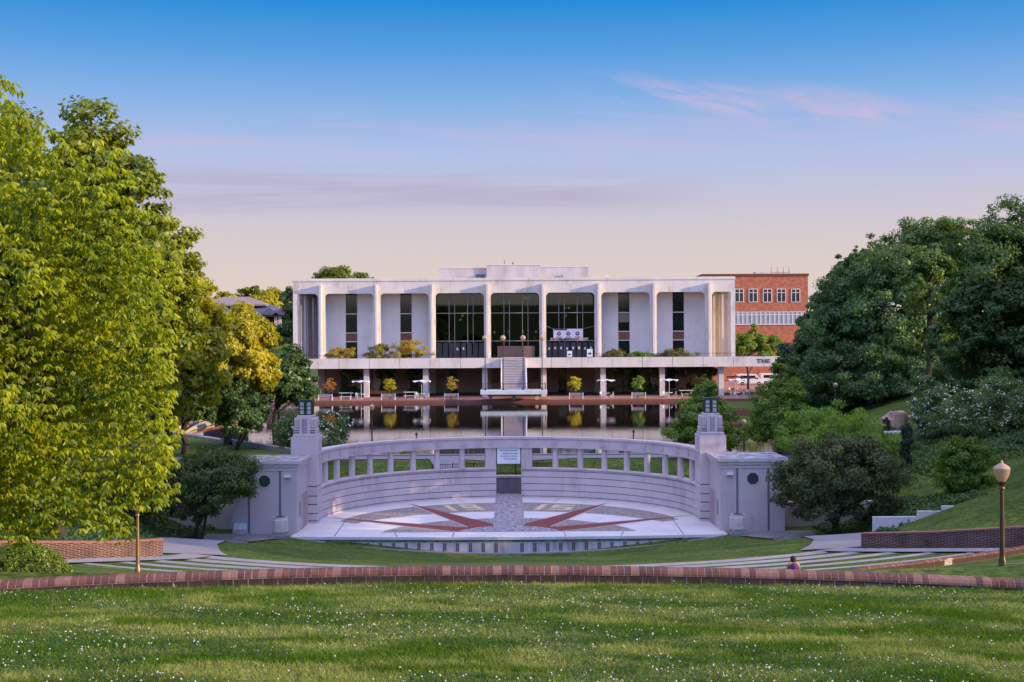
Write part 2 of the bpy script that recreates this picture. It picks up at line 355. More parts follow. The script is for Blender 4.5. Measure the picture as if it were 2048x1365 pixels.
def grassmat():
    M = bpy.data.materials.new('grass'); M.use_nodes = True; t = M.node_tree; n = t.nodes; l = t.links
    b = n['Principled BSDF']; b.inputs['Roughness'].default_value = .95; b.inputs['Specular IOR Level'].default_value = .1
    g = n.new('ShaderNodeNewGeometry')
    def noise(sc, det, dist=0, st=(1, 1, 1)):
        mp = n.new('ShaderNodeMapping'); mp.inputs['Scale'].default_value = st; l.new(g.outputs['Position'], mp.inputs[0])
        a = n.new('ShaderNodeTexNoise'); a.inputs['Scale'].default_value = sc; a.inputs['Detail'].default_value = det; a.inputs['Distortion'].default_value = dist; l.new(mp.outputs[0], a.inputs['Vector']); return a.outputs[0]
    def mr(x, a, b_):
        q = n.new('ShaderNodeMapRange'); q.inputs[1].default_value = a; q.inputs[2].default_value = b_; l.new(x, q.inputs[0]); return q.outputs[0]
    def mix(f, a, b_):
        q = n.new('ShaderNodeMix'); q.data_type = 'RGBA'; l.new(f, q.inputs[0])
        for i, x in ((6, a), (7, b_)):
            if isinstance(x, tuple): q.inputs[i].default_value = (*x, 1)
            else: l.new(x, q.inputs[i])
        return q.outputs[2]
    base = mix(mr(noise(.35, 5, .3), .35, .65), (.050, .095, .016), (.105, .165, .028))
    base = mix(mr(noise(.9, 7, .8, (.4, 1, 1)), .44, .66), base, (.17, .19, .045))
    base = mix(mr(noise(5, 8), .38, .66), base, (.032, .065, .010))
    l.new(base, b.inputs['Base Color'])
    bp = n.new('ShaderNodeBump'); bp.inputs['Strength'].default_value = .6; bp.inputs['Distance'].default_value = .06; l.new(noise(12, 6), bp.inputs['Height']); l.new(bp.outputs[0], b.inputs['Normal'])
    return M
GRASS = grassmat()
build_ground()

# pond water
def watermat():
    M = bpy.data.materials.new('pond_water'); M.use_nodes = True; t = M.node_tree; n = t.nodes; l = t.links
    b = n['Principled BSDF']; b.inputs['Base Color'].default_value = (.018, .016, .012, 1); b.inputs['Roughness'].default_value = .015; b.inputs['IOR'].default_value = 1.33; b.inputs['Specular IOR Level'].default_value = .6
    g = n.new('ShaderNodeNewGeometry'); mp = n.new('ShaderNodeMapping'); mp.inputs['Scale'].default_value = (.5, 1.4, 1); l.new(g.outputs['Position'], mp.inputs[0])
    a = n.new('ShaderNodeTexNoise'); a.inputs['Scale'].default_value = 1.2; a.inputs['Detail'].default_value = 3; l.new(mp.outputs[0], a.inputs['Vector'])
    bp = n.new('ShaderNodeBump'); bp.inputs['Strength'].default_value = .07; bp.inputs['Distance'].default_value = .05; l.new(a.outputs[0], bp.inputs['Height']); l.new(bp.outputs[0], b.inputs['Normal'])
    return M
WATER = watermat()
tag(B().prism([(-33.2, 131.9), (-15.2, 104.9), (-15.2, 104.6), (25.0, 104.6), (27, 198.95), (-33.2, 198.95)], -.5, 0).build('water', WATER), kind='structure')

# ribbons draped on the ground (paths)
def ribbon(name, pts, width, mt, dz=.03, kind='structure', thick=0, label=None, cat=None, sub=14):
    P_ = []
    for (a, b_) in zip(pts[:-1], pts[1:]):
        for t in np.linspace(0, 1, sub, endpoint=False): P_.append((a[0] + (b_[0] - a[0]) * t, a[1] + (b_[1] - a[1]) * t))
    P_.append(pts[-1]); P_ = np.array(P_); d = np.gradient(P_, axis=0); d /= np.linalg.norm(d, axis=1)[:, None] + 1e-9
    nrm = np.stack([-d[:, 1], d[:, 0]], 1); K = 7; V = []
    wd = width if not callable(width) else None
    for j in range(K):
        q = P_ + nrm * (j / (K - 1) - .5) * width
        V.append(np.column_stack([q, terr(q[:, 0], q[:, 1]) + dz]))
    V = np.array(V); n = len(P_); V = V.reshape(-1, 3)
    Fc = [(j * n + i, j * n + i + 1, (j + 1) * n + i + 1, (j + 1) * n + i) for j in range(K - 1) for i in range(n - 1)]
    o = mesh_np(name, V, np.array(Fc), mt); tag(o, label, cat, kind=kind); return o
ribbon('path_pond_side', [(-60, 106), (-42, 104.6), (-34, 103.4), (-24, 102.8), (0, 102.8), (24, 102.8), (29, 103)], 2.6, PATHC, .05)
ribbon('path_lower_left', [(-4.5, 99.8), (-5, 101.5), (-5.5, 103)], 2.4, PATHC, .06)
ribbon('path_ramp_left', [(-14.6, 77.6), (-16.4, 76), (-17.2, 73), (-16.9, 68), (-15.6, 63), (-14.7, 60.4)], 3.2, PATHC, .06)
ribbon('path_ramp_right', [(14.6, 77.6), (16.6, 76), (17.6, 73), (17.6, 68), (16.6, 64.5), (15.3, 61.2)], 3.2, PATHC, .06)
ribbon('path_tier_ends_right', [(14.9, 60.8), (15.7, 59.3), (17.7, 57.1), (20.5, 54.3), (22.5, 52.4)], 1.5, STEPC, .07)
ribbon('path_tier_ends_left', [(-14.3, 60), (-14.8, 57.7), (-16.9, 54.7), (-19.2, 51.6), (-20.8, 49.2)], 1.5, STEPC, .07)
ring = [(13.9 * math.sin(a), CY + 13.9 * math.cos(a)) for a in np.linspace(R(-80), R(80), 40)]
b = B()
for (x0, y0), (x1, y1), a0, a1 in zip(ring[:-1], ring[1:], np.linspace(R(-80), R(80), 40)[:-1], np.linspace(R(-80), R(80), 40)[1:]):
    b.add([(12.7 * math.sin(a0), CY + 12.7 * math.cos(a0), -2.36), (12.7 * math.sin(a1), CY + 12.7 * math.cos(a1), -2.36), (15 * math.sin(a1), CY + 15 * math.cos(a1), -2.36), (15 * math.sin(a0), CY + 15 * math.cos(a0), -2.36)], [(0, 1, 2, 3)])
tag(b.build('path_behind_wall', PATHC), kind='structure')
for s_ in (-1, 1): tag(B().box(min(s_ * 12.96, s_ * 13.6), max(s_ * 12.96, s_ * 13.6), 77.0, 82.7, -2.7, -2.372).build('pavement_edge', PATHC), kind='structure')
ribbon('path_upper_right', [(11.2, 30), (13, 31), (16, 32.5), (20, 33)], 1.8, PATHC, .06)
ribbon('path_hill_left', [(-70, 122), (-50, 118), (-42, 112), (-38, 105)], 2.0, PATHC, .06)
tag(B().prism([(-18.2, 77.0), (-12.9, 77.0), (-12.9, 78.6), (-18.2, 78.6)], -2.6, -2.38).build('pavement_left', PATHC), kind='structure')
tag(B().prism([(12.9, 77.0), (18.2, 77.0), (18.2, 78.6), (12.9, 78.6)], -2.6, -2.38).build('pavement_right', PATHC), kind='structure')

# ------------------------------------------------------------------ seating tiers: concrete bands with grass strips
def arc(cx, cy, r, a0, a1, n): return [(cx + r * math.sin(a), cy - r * math.cos(a)) for a in np.linspace(a0, a1, n)]
def ring_poly(r0, r1, a0, a1, n=48, a0b=None, a1b=None):
    return arc(0, CY, r0, a0, a1, n) + arc(0, CY, r1, a1b if a1b is not None else a1, a0b if a0b is not None else a0, n)
GSTRIP = GRASS
for k in range(6):
    r0 = 27.7 + 1.86 * k; r1 = r0 + 1.86; zt = -.65 + .2 * k; e0 = R(31.9 + .65 * k); e1 = R(29.4 + .65 * k)
    root = thing('seating_tier', ['lowest concrete seating tier, innermost band facing the stage', 'second concrete seating tier up from the stage lawn', 'third concrete seating tier up from the stage lawn',
                 'fourth concrete seating tier up, two bands below the topmost', 'fifth concrete seating tier up, just below the topmost band', 'topmost concrete seating tier, nearest the brick curb'][k], 'seating tier', (0, CY - r0, zt), 'curved concrete seating tiers with grass strips')
    B().prism(ring_poly(r0, r1 - .004, -e0, e0, 60, -e1, e1), zt - .55, zt).build('concrete_band', STEPC, root)
    if k: B().prism(ring_poly(r0 - .01, r0 + .02, -e0 * .985, e0 * .985, 60), zt - .05, zt - .02).build('shadow_joint', GROOVE, root)
    g = B().prism(ring_poly(r0 + .78, r1 - .08, -(e0 - R(1.8)), e0 - R(1.8), 60, -(e1 - R(.2)), e1 - R(.2)), zt - .05, zt + .035).build('grass_strip', GSTRIP, root)

# ------------------------------------------------------------------ brick curbs and walls
def curb(name, label, pts, zf, wid, hgt, spacing, group=None):
    """rounded brick coping on a low wall, individual rowlock bricks with mortar joints"""
    pts = np.array(pts, float); seg = np.linalg.norm(np.diff(pts, axis=0), axis=1); s = np.concatenate([[0], np.cumsum(seg)])
    n = int(s[-1] / spacing); root = thing(name, label, 'brick curb', (pts[0][0], pts[0][1], zf(*pts[0]) - .3), group)
    prof = [(-.5, .5), (-.5, .64), (-.42, .84), (-.2, 1.0), (.2, 1.0), (.42, .84), (.5, .64), (.5, .5)]
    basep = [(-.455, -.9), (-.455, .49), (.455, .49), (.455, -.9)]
    b = B(); bm_ = B(); cols = [B(), B(), B()]
    rng = random.Random(3)
    def P2(t): return np.array([np.interp(t, s, pts[:, 0]), np.interp(t, s, pts[:, 1])])
    def sect(t0, t1, prof, bb, inset=0, wid=wid):
        V = []
        for t in (t0, t1):
            p = P2(t); q = P2(min(t + .05, s[-1])) - P2(max(t - .05, 0)); q /= np.linalg.norm(q); nn = np.array([-q[1], q[0]]); z = zf(*p)
            for (a, h) in prof: V.append((p[0] + nn[0] * a * (wid - inset), p[1] + nn[1] * a * (wid - inset), z + (h * hgt) - inset * .5))
        m_ = len(prof); bb.add(V, [tuple(range(m_)), tuple(range(2 * m_ - 1, m_ - 1, -1))] + [(i, m_ + i, m_ + (i + 1) % m_, (i + 1) % m_) for i in range(m_)])
    for i in range(n):
        jw = .004 + .003 * rng.random(); t0 = i * spacing + jw; t1 = (i + 1) * spacing - jw
        sect(t0, t1, prof, cols[rng.choice((0, 0, 0, 1, 1, 2))], rng.random() * .006)
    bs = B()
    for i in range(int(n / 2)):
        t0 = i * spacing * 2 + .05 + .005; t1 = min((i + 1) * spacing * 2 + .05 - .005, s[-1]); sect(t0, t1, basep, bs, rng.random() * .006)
    bs.build('base_course', mat('base_brick_shaded', (.06, .032, .028), .9, .4, 5), root)  # lower course coloured near-black: shade on the curb's front face painted in
    st = 1.0 if n < 900 else 1.5
    for t in np.arange(0, s[-1] - .01, st): sect(t, min(t + st, s[-1]), prof, bm_, .012); sect(t, min(t + st, s[-1]), basep, bm_, .014)
    for c_, mm, nm in zip(cols, (mat('coping_rose', (.145, .058, .045), .85, .35, 9), mat('coping_dark', (.11, .047, .042), .85, .3, 9), mat('coping_pale', (.23, .115, .09), .85, .2, 9)), ('rose_bricks', 'dark_bricks', 'pale_bricks')):
        c_.build(nm, mm, root)
    bm_.build('mortar', mat('mortar', (.36, .30, .28), .9, .25, 8), root)
    return root
def zc1(x, y): return tz(x, y) + .02
cpts = [(x, 18.15 - .012 * x * x) for x in np.linspace(-11, 11, 60)]
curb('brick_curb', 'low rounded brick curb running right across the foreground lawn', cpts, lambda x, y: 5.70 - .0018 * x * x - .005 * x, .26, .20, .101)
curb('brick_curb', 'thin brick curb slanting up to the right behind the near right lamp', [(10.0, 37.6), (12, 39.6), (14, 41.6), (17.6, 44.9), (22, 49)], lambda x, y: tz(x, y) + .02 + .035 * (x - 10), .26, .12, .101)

def wallstrip(b, pts, tops, bots, th, seg=None):
    for i in range(len(pts) - 1):
        (x0, y0), (x1, y1) = pts[i], pts[i + 1]; d = Vector((x1 - x0, y1 - y0, 0)).normalized(); n_ = Vector((-d.y, d.x, 0)) * th / 2
        V = [Vector((x0, y0, bots[i])) - n_, Vector((x1, y1, bots[i + 1])) - n_, Vector((x1, y1, bots[i + 1])) + n_, Vector((x0, y0, bots[i])) + n_,
             Vector((x0, y0, tops[i])) - n_, Vector((x1, y1, tops[i + 1])) - n_, Vector((x1, y1, tops[i + 1])) + n_, Vector((x0, y0, tops[i])) + n_]
        b.add(V, [(0, 3, 2, 1), (4, 5, 6, 7), (0, 1, 5, 4), (1, 2, 6, 5), (2, 3, 7, 6), (3, 0, 4, 7)])
    return b
for sgn, pts, tops, lab in ((-1, [(-15.7, 58.6), (-17.3, 56.4), (-20.6, 52), (-25, 47)], [.32, .55, 1.25, 2.1], 'low brick retaining wall on the left, ivy growing behind it'),
                            (1, [(16.5, 60.6), (19, 58.2), (22.2, 55.2), (28, 50)], [.1, .5, 1.15, 2.1], 'low brick retaining wall on the right, sloping lawn behind it')):
    root = thing('retaining_wall', lab, 'brick wall', (pts[0][0], pts[0][1], -.7))
    wallstrip(B(), pts, [t - .07 for t in tops], [-1.2, -1, -.6, 0], .34).build('brick_face', BRWALL, root)
    wallstrip(B(), pts, tops, [t - .07 for t in tops], .4).build('coping', mat('coping_top', (.27, .12, .10), .85, .2, 6), root)

# ------------------------------------------------------------------ stage
ZS = -2.35
def front_y(x): return 76.35 + .7 * (x / 12.9) ** 2
stg = thing('stage', 'semicircular white concrete stage floor with red star rays and inlaid 1915', 'stage', (0, 80, ZS - .9))
fr = [(x, front_y(x)) for x in np.linspace(-12.95, 12.95, 30)]
back = [(12.4 * math.sin(a), CY + 12.4 * math.cos(a)) for a in np.linspace(R(92), R(-92), 50)]
B().prism(fr + [(12.95, 82.7)] + back + [(-12.95, 82.7)], ZS - .16, ZS).build('floor_slab', SLAB, stg)
B().prism([(.95, 95.9), (.95, 98.6), (-.95, 98.6), (-.95, 95.9)], ZS - .16, ZS - .002).build('threshold', PATHC, stg)
fr2 = [(x, front_y(x) + .12) for x in np.linspace(-12.9, 12.9, 30)]
B().prism(fr2 + [(12.9, 79), (-12.9, 79)], ZS - 1.2, ZS - .16).build('apron_wall', mat('apron', (.55, .48, .52), .9, .2, 1.2, streak=.3, dirt=.8, dcol=(.3, .27, .2)), stg)
b = B()
for (x0, y0), (x1, y1) in zip(fr2[:-1], fr2[1:]):
    b.add([(x0, y0 - .03, ZS - .3), (x1, y1 - .03, ZS - .3), (x1, y1 + .05, ZS - .3), (x0, y0 + .05, ZS - .3), (x0, y0 - .03, ZS - .16), (x1, y1 - .03, ZS - .16), (x1, y1 + .05, ZS - .16), (x0, y0 + .05, ZS - .16)],
          [(0, 3, 2, 1), (0, 1, 5, 4), (4, 5, 6, 7)])
b.build('stained_edge', mat('stain_edge', (.34, .32, .28), .9, 0, 2.5, col2=(.10, .09, .07)), stg)
for i in range(-16, 17):
    if i == 0: continue
    x = i * .758
    zb = -3.32 + .92 * min(abs(x) / 13, 1) ** 2 + .07
    if ZS - .36 - zb > .05:
        b = B()
        for dx in (-.055, .055): b.box(x + dx - .04, x + dx + .04, front_y(x) + .10, front_y(x) + .125, zb, ZS - .36)
        b.build('slot_recess', mat('slot', (.13, .10, .11), .9), stg)

wb_ = B()
for (x0, y0), (x1, y1) in zip(fr2[:-1], fr2[1:]):
    z0, z1 = [-3.32 + .92 * min(abs(q) / 13, 1) ** 2 + .04 for q in (x0, x1)]
    wb_.add([(x0, y0 - .25, z0 - .3), (x1, y1 - .25, z1 - .3), (x1, y1, z1 - .3), (x0, y0, z0 - .3), (x0, y0 - .25, z0), (x1, y1 - .25, z1), (x1, y1, z1), (x0, y0, z0)], [(0, 3, 2, 1), (0, 1, 5, 4), (4, 5, 6, 7), (1, 2, 6, 5), (3, 0, 4, 7)])
wb_.build('footing_kerb', mat('kerb', (.33, .31, .32), .9), stg)
def sheet(poly, z): return B().add([(x, y, ZS + z) for x, y in poly], [tuple(range(len(poly)))])
# outer mosaic ring (two halves) and inner disc halves
def lune(s):
    o = []
    for a in np.linspace(R(5.2), R(83), 40): o.append((s * 10.95 * math.sin(a), 82.2 + 10.8 * math.cos(a)))
    i_ = []
    for a in np.linspace(R(60), R(5), 40): i_.append((s * 11.3 * math.sin(a), 76.8 + 11.3 * math.cos(a)))
    return o + i_
for s in (-1, 1):
    b = B(); Lp = lune(s); n = 40
    V = [(x, y, ZS + .004) for x, y in Lp]; b.add(V, [(i, i + 1, 79 - i - 1, 79 - i) for i in range(39)])
    b.build('mosaic_ring', MOSA, stg)
    d = [(s * .98, 78.55)] + [(s * 7.9 * math.sin(a), 76.8 + 7.9 * math.cos(a)) for a in np.linspace(R(77.5), R(7.1), 30)]
    sheet(d, .004).build('mosaic_disc', MOSA, stg)
    sheet([(s * .98, 81.95), (s * 7.25, 92.9), (s * 2.52, 80.48), (s * .98, 80.2)], .008).build('star_ray', REDR, stg)
    sheet([(s * 2.45, 80.5), (s * 11.6, 85.3), (s * 3.1, 78.56), (s * 2.2, 79)], .010).build('star_ray', REDR, stg)
    sheet([(s * .98, 80.3), (s * 2.52, 80.48), (s * 3.05, 78.7), (s * .9, 79)], .012).build('ray_joint', REDR, stg)
    # thin pale edging of the ray sides
    for (p, q, wd) in (((s * 2.55, 80.55), (s * 7.25, 92.9), .07), ((s * 2.9, 80.55), (s * 8.2, 83.4), .07), ((s * 3.2, 78.6), (s * 8.5, 82.4), .07)):
        d = Vector((q[0] - p[0], q[1] - p[1])).normalized(); n2 = Vector((-d.y, d.x)) * wd / 2
        sheet([(p[0] + n2.x, p[1] + n2.y), (q[0] + n2.x, q[1] + n2.y), (q[0] - n2.x, q[1] - n2.y), (p[0] - n2.x, p[1] - n2.y)], .014).build('pale_edging', SLAB, stg)
    for (p, q) in (((s * 10.55, 84.2), (s * 10.35, 77.0)), ((s * 6.9, 78.4), (s * 6.6, 76.6)), ((s * 3.3, 78.4), (s * 3.35, 76.5)), ((s * 11.2, 85.2), (s * 12.1, 85.6)), ((s * 3.2, 93.3), (s * 3.7, 94.9))):
        d = Vector((q[0] - p[0], q[1] - p[1])).normalized(); n2 = Vector((-d.y, d.x)) * .025
        sheet([(p[0] + n2.x, p[1] + n2.y), (q[0] + n2.x, q[1] + n2.y), (q[0] - n2.x, q[1] - n2.y), (p[0] - n2.x, p[1] - n2.y)], .005).build('floor_joint', GROOVE, stg)
def pathmat():
    M = bpy.data.materials.new('crazy_paving'); M.use_nodes = True; t = M.node_tree; n = t.nodes; l = t.links; b_ = n['Principled BSDF']; b_.inputs['Roughness'].default_value = .8
    g = n.new('ShaderNodeNewGeometry'); vo = n.new('ShaderNodeTexVoronoi'); vo.feature = 'DISTANCE_TO_EDGE'; vo.inputs['Scale'].default_value = 2.3; vo.inputs['Randomness'].default_value = 1
    l.new(g.outputs['Position'], vo.inputs['Vector']); r_ = n.new('ShaderNodeValToRGB'); l.new(vo.outputs['Distance'], r_.inputs[0]); ramp(r_, [(0, (.12, .09, .10, 1)), (.05, (.2, .17, .19, 1)), (.09, (.46, .42, .47, 1))])
    no = n.new('ShaderNodeTexNoise'); no.inputs['Scale'].default_value = 2; l.new(g.outputs['Position'], no.inputs['Vector'])
    mx_ = n.new('ShaderNodeMix'); mx_.data_type = 'RGBA'; mx_.blend_type = 'MULTIPLY'; mx_.inputs[0].default_value = .5; l.new(r_.outputs[0], mx_.inputs[6]); l.new(no.outputs[0], mx_.inputs[7]); l.new(mx_.outputs[2], b_.inputs[0]); return M
CRAZY = pathmat()
cp = [(-.98, 98.5), (-.98, 80.9)] + [(3.2 * math.sin(a), 77.75 + 3.25 * math.cos(a)) for a in np.linspace(R(-17.8), R(-75), 14)] + [(-3.2, 78.55), (3.2, 78.55)] + [(3.2 * math.sin(a), 77.75 + 3.25 * math.cos(a)) for a in np.linspace(R(75), R(17.8), 14)] + [(.98, 80.9), (.98, 98.5)]
b = B(); b.add([(x, y, ZS + .016) for x, y in [(-.98, 98.5), (-.98, 80.9), (.98, 80.9), (.98, 98.5)]], [(0, 1, 2, 3)])
dome = [(3.2 * math.sin(a), 77.75 + 3.3 * math.cos(a)) for a in np.linspace(R(-76), R(76), 31)]
b.add([(x, y, ZS + .0161) for x, y in dome], [tuple(range(len(dome) - 1, -1, -1))])
b.build('paved_walk', CRAZY, stg)
def FL(u_, v_, x0):            # stage-floor point under a photo point
    px = x0 + u_ / 4.655; py = 980 + v_ / 4.655; y = py + .0055 * (px - 1024); D = F * 11.35 / (y - 688); return np.array([(px - 1016) * D / F, D])
def numeral(quad, strokes):
    q = [FL(*p) for p in quad]; b = B()
    def uv(u_, v_): t = q[0] + (q[1] - q[0]) * u_; s_ = q[3] + (q[2] - q[3]) * u_; r = t + (s_ - t) * v_; return (r[0], r[1], ZS + .009)
    for j, (a0, b0, a1, b1) in enumerate(strokes):
        b.add([(p[0], p[1], p[2] + .0015 * j) for p in (uv(a0, b0), uv(a1, b0), uv(a1, b1), uv(a0, b1))], [(0, 3, 2, 1)])
    b.build('numeral', GOLD, stg)
numeral([(1415, 145, 580), (1470, 145, 580), (1555, 195, 580), (1500, 195, 580)], [(0, 0, 1, 1)])
numeral([(1550, 137, 580), (1712, 137, 580), (1808, 187, 580), (1640, 187, 580)], [(0, 0, 1, .22), (0, .2, .3, .6), (.7, .2, 1, 1), (.0, .45, .75, .68), (0, .84, .75, 1)])
numeral([(335, 135, 1010), (395, 135, 1010), (315, 186, 1010), (255, 186, 1010)], [(0, 0, 1, 1)])
numeral([(450, 140, 1010), (650, 142, 1010), (600, 190, 1010), (390, 186, 1010)], [(0, 0, 1, .2), (0, .18, .3, .6), (.0, .4, 1, .6), (.7, .58, 1, 1), (0, .82, .72, 1)])

# ------------------------------------------------------------------ curved colonnade wall
RW = 12.5
cw = thing('colonnade_wall', 'curved mauve stucco wall with open colonnade standing round the stage', 'colonnade', (0, CY + RW, ZS))
TOP, BEAM, SILL = 2.13, 1.38, -.24
def apt(r, a): return (r * math.sin(a), CY + r * math.cos(a))
def arcwall(b, r0, r1, a0, a1, z0, z1, n):
    A = np.linspace(a0, a1, n); V = []
    for a in A:
        for (r, z) in ((r0, z0), (r1, z0), (r1, z1), (r0, z1)):
            x, y = apt(r, a); V.append((x, y, z))
    Fc = [(0, 1, 2, 3), tuple((n - 1) * 4 + i for i in (3, 2, 1, 0))]
    for i in range(n - 1):
        for j in range(4): Fc.append((i * 4 + j, (i + 1) * 4 + j, (i + 1) * 4 + (j + 1) % 4, i * 4 + (j + 1) % 4))
    return b.add(V, Fc)
ag = math.asin(.95 / RW)              # half-angle of the gateway
for s in (-1, 1):
    grooves = [ZS + .12, -1.81, -1.32, -.83, -.38]
    zz = [ZS - .1] + grooves + [SILL]
    b = B(); g_ = B()
    for z0, z1 in zip(zz[:-1], zz[1:]):
        arcwall(b, 12.2, 12.85, s * ag, s * R(94), z0 + .022, z1 - .022, 56)
    arcwall(g_, 12.26, 12.8, s * (ag + .002), s * R(94), ZS - .1, SILL - .02, 56)
    b.build('wall_base', STUC, cw, smooth=True); g_.build('wall_joints', GROOVE, cw, smooth=True)
    sl_ = B(); arcwall(sl_, 12.12, 12.93, s * ag, s * R(94), SILL, SILL + .07, 56); sl_.build('sill', STUC, cw, smooth=True)
    pr = B(); arcwall(pr, 12.26, 12.78, s * ag, s * R(7.95), SILL + .07, BEAM, 5); pr.build('gate_pier', STUC, cw)
    for k in range(8):
        a = s * R(16.0 + 8.84 * k); x, y = apt(12.5, a)
        cb = B(); cb.lathe([(.235, 0), (.235, .05), (.215, .09), (.205, BEAM - SILL - .07)], (x, y, SILL + .07), 20)
        cb.build('column', STUC, cw, smooth=True)
    for k in range(-1, 9):
        a = s * R((16.0 + 8.84 * k) if k >= 0 else 6.1)
        if k == 8: a = s * R(85.5)
        x, y = apt(12.17, a); d = Vector((-math.sin(a), -math.cos(a), 0))
        rb = B(); z = 1.71
        rb.tube(Vector((x, y, z)), Vector((x, y, z)) + d * .03, .235, n=24); rb.build('roundel', STUC2, cw, smooth=True)
bm = B(); arcwall(bm, 12.18, 12.82, R(-94), R(94), BEAM, 1.98, 110); bm.build('beam', STUC, cw, smooth=True)
bm = B(); arcwall(bm, 12.10, 12.9, R(-94), R(94), 1.983, TOP, 110); arcwall(bm, 12.14, 12.86, R(-94), R(94), BEAM - .06, BEAM - .003, 110); bm.build('beam_cap', STUC, cw, smooth=True)
# hanging plaque
pq = thing('plaque', 'white inscribed plaque hanging in the gateway under the curved beam', 'plaque', (0, CY + 12.3, .15))
B().box(-.86, .86, CY + 12.25, CY + 12.37, .14, 1.30).build('slab', mat('plaque_white', (.82, .82, .88), .6, .03), pq, bevel=.01)
for i, (tx, wd) in enumerate((('TO WORK WITH THE', 1.28), ('HANDS OR BRAIN', 1.1), ('TO WORK IS A DIVINE', 1.28), ('WITH THE WORLD', 1.0))):
    text(tx, 'inscription', .13, mat('ink', (.16, .14, .25), .8), pq, (.0 + (0 if wd > 1.2 else .12), CY + 12.243, 1.10 - i * .205), width=wd)
text('\u2014 \u2014 \u2014', 'inscription', .09, MATS['ink'], pq, (.35, CY + 12.243, .28), width=.6)
for x in (-.9, .9): B().box(x - .03, x + .03, CY + 12.28, CY + 12.34, .10, 1.37).build('bracket', BLACK, pq)

# towers with lanterns
def tower(s, lab):
    xi, xo = 12.15, 13.85; y0, y1 = 82.7, 84.75
    t = thing('gate_tower', lab, 'tower', (s * 13, 83.7, ZS), 'pylons at the ends of the colonnade')
    def bx(b, xa, xb, ya, yb, za, zb): b.box(min(s * xa, s * xb), max(s * xa, s * xb), ya, yb, za, zb)
    gr = [ZS - .05, ZS + .15, -1.73, -1.15, -.62, -.02]
    b = B()
    for a, c_ in zip(gr[:-1], gr[1:]): bx(b, xi, xo, y0, y1, a + .025, c_ - .025)
    bx(b, xi, xo, y0, y1, .005, 3.12)
    b.build('shaft', STUC, t, bevel=.03)
    b = B(); bx(b, xi + .06, xo - .06, y0 + .06, y1 - .06, ZS - .05, .05); b.build('joints', GROOVE, t)
    b = B(); bx(b, xi + .09, xo - .09, y0 + .12, y1 - .12, 3.12, 3.30); b.build('shoulder', STUC, t, bevel=.06)
    cx, cy = s * 13, 83.72
    # inner-side vertical panel on the shaft
    b = B(); bx(b, xi - .012, xi + .05, y0 + .75, y1 - .75, 1.2, 2.9); b.build('side_panel', STUC2, t)
    b = B(); b.box(cx - .72, cx + .72, cy - .78, cy + .78, 3.30, 3.66); b.box(cx - .68, cx + .68, cy - .74, cy + .74, 3.66, 4.34)
    b.build('head', STUC, t, bevel=.07)
    b = B(); b.box(cx - .34, cx + .34, cy - .83, cy + .83, 3.30, 4.36); b.build('face_pilaster', STUC, t, bevel=.02)
    for dx in (-.51, .51): B().box(cx + dx - .13, cx + dx + .13, cy - .752, cy - .70, 3.72, 4.22).build('inset_panel', STUC2, t)
    for dx in (-.51, .51):
        for z in (3.40, 3.52): B().box(cx + dx - .16, cx + dx + .16, cy - .793, cy - .7, z, z + .05).build('band_groove', GROOVE, t)
    b = B(); b.box(cx - .13, cx - .09, cy - .845, cy - .8, 3.36, 4.3); b.box(cx + .09, cx + .13, cy - .845, cy - .8, 3.36, 4.3)
    for i in range(6):
        z = 3.42 + i * .15
        b.obox((cx - .045, cy - .835, z + .02), (.12, .03, .035), ry=-.7 * -1); b.obox((cx + .045, cy - .835, z + .02), (.12, .03, .035), ry=-.7)
    b.build('chevron_ornament', mat('ornament', (.20, .18, .26), .8), t)
    B().box(cx - .52, cx + .52, cy - .55, cy + .55, 4.36, 4.50).build('neck', STUC, t, bevel=.03)
    lt = thing('lantern', 'boxy dark metal lantern with frosted panes on the ' + ('left' if s < 0 else 'right') + ' tower', 'lantern', (cx, cy, 4.5), 'lanterns on the colonnade towers')
    B().box(cx - .36, cx + .36, cy - .36, cy + .36, 4.56, 5.36).build('panes', mat('frosted_pane', (.62, .60, .56), .3, .1, 4, spec=.5), lt)
    b = B(); b.box(cx - .44, cx + .44, cy - .44, cy + .44, 4.50, 4.57); b.box(cx - .44, cx + .44, cy - .44, cy + .44, 5.34, 5.42); b.box(cx - .36, cx + .36, cy - .36, cy + .36, 5.42, 5.47)
    for sx in (-1, 1):
        for sy in (-1, 1):
            b.box(cx + sx * .40 - .035, cx + sx * .40 + .035, cy + sy * .40 - .035, cy + sy * .40 + .035, 4.57, 5.34)
    for sy in (-1, 1):
        b.box(cx - .09, cx + .09, cy + sy * .40 - .03, cy + sy * .40 + .03, 4.57, 5.34); b.box(cx + sy * .40 - .03, cx + sy * .40 + .03, cy - .09, cy + .09, 4.57, 5.34)
        for z in (4.82, 5.07):
            b.box(cx - .37, cx + .37, cy + sy * .385 - .02, cy + sy * .385 + .02, z, z + .035); b.box(cx + sy * .385 - .02, cx + sy * .385 + .02, cy - .37, cy + .37, z + .002, z + .033)
    b.build('frame', DARKG, lt)
tower(-1, 'left square stucco tower ending the curved colonnade beside the booth')
tower(1, 'right square stucco tower ending the curved colonnade beside the booth')

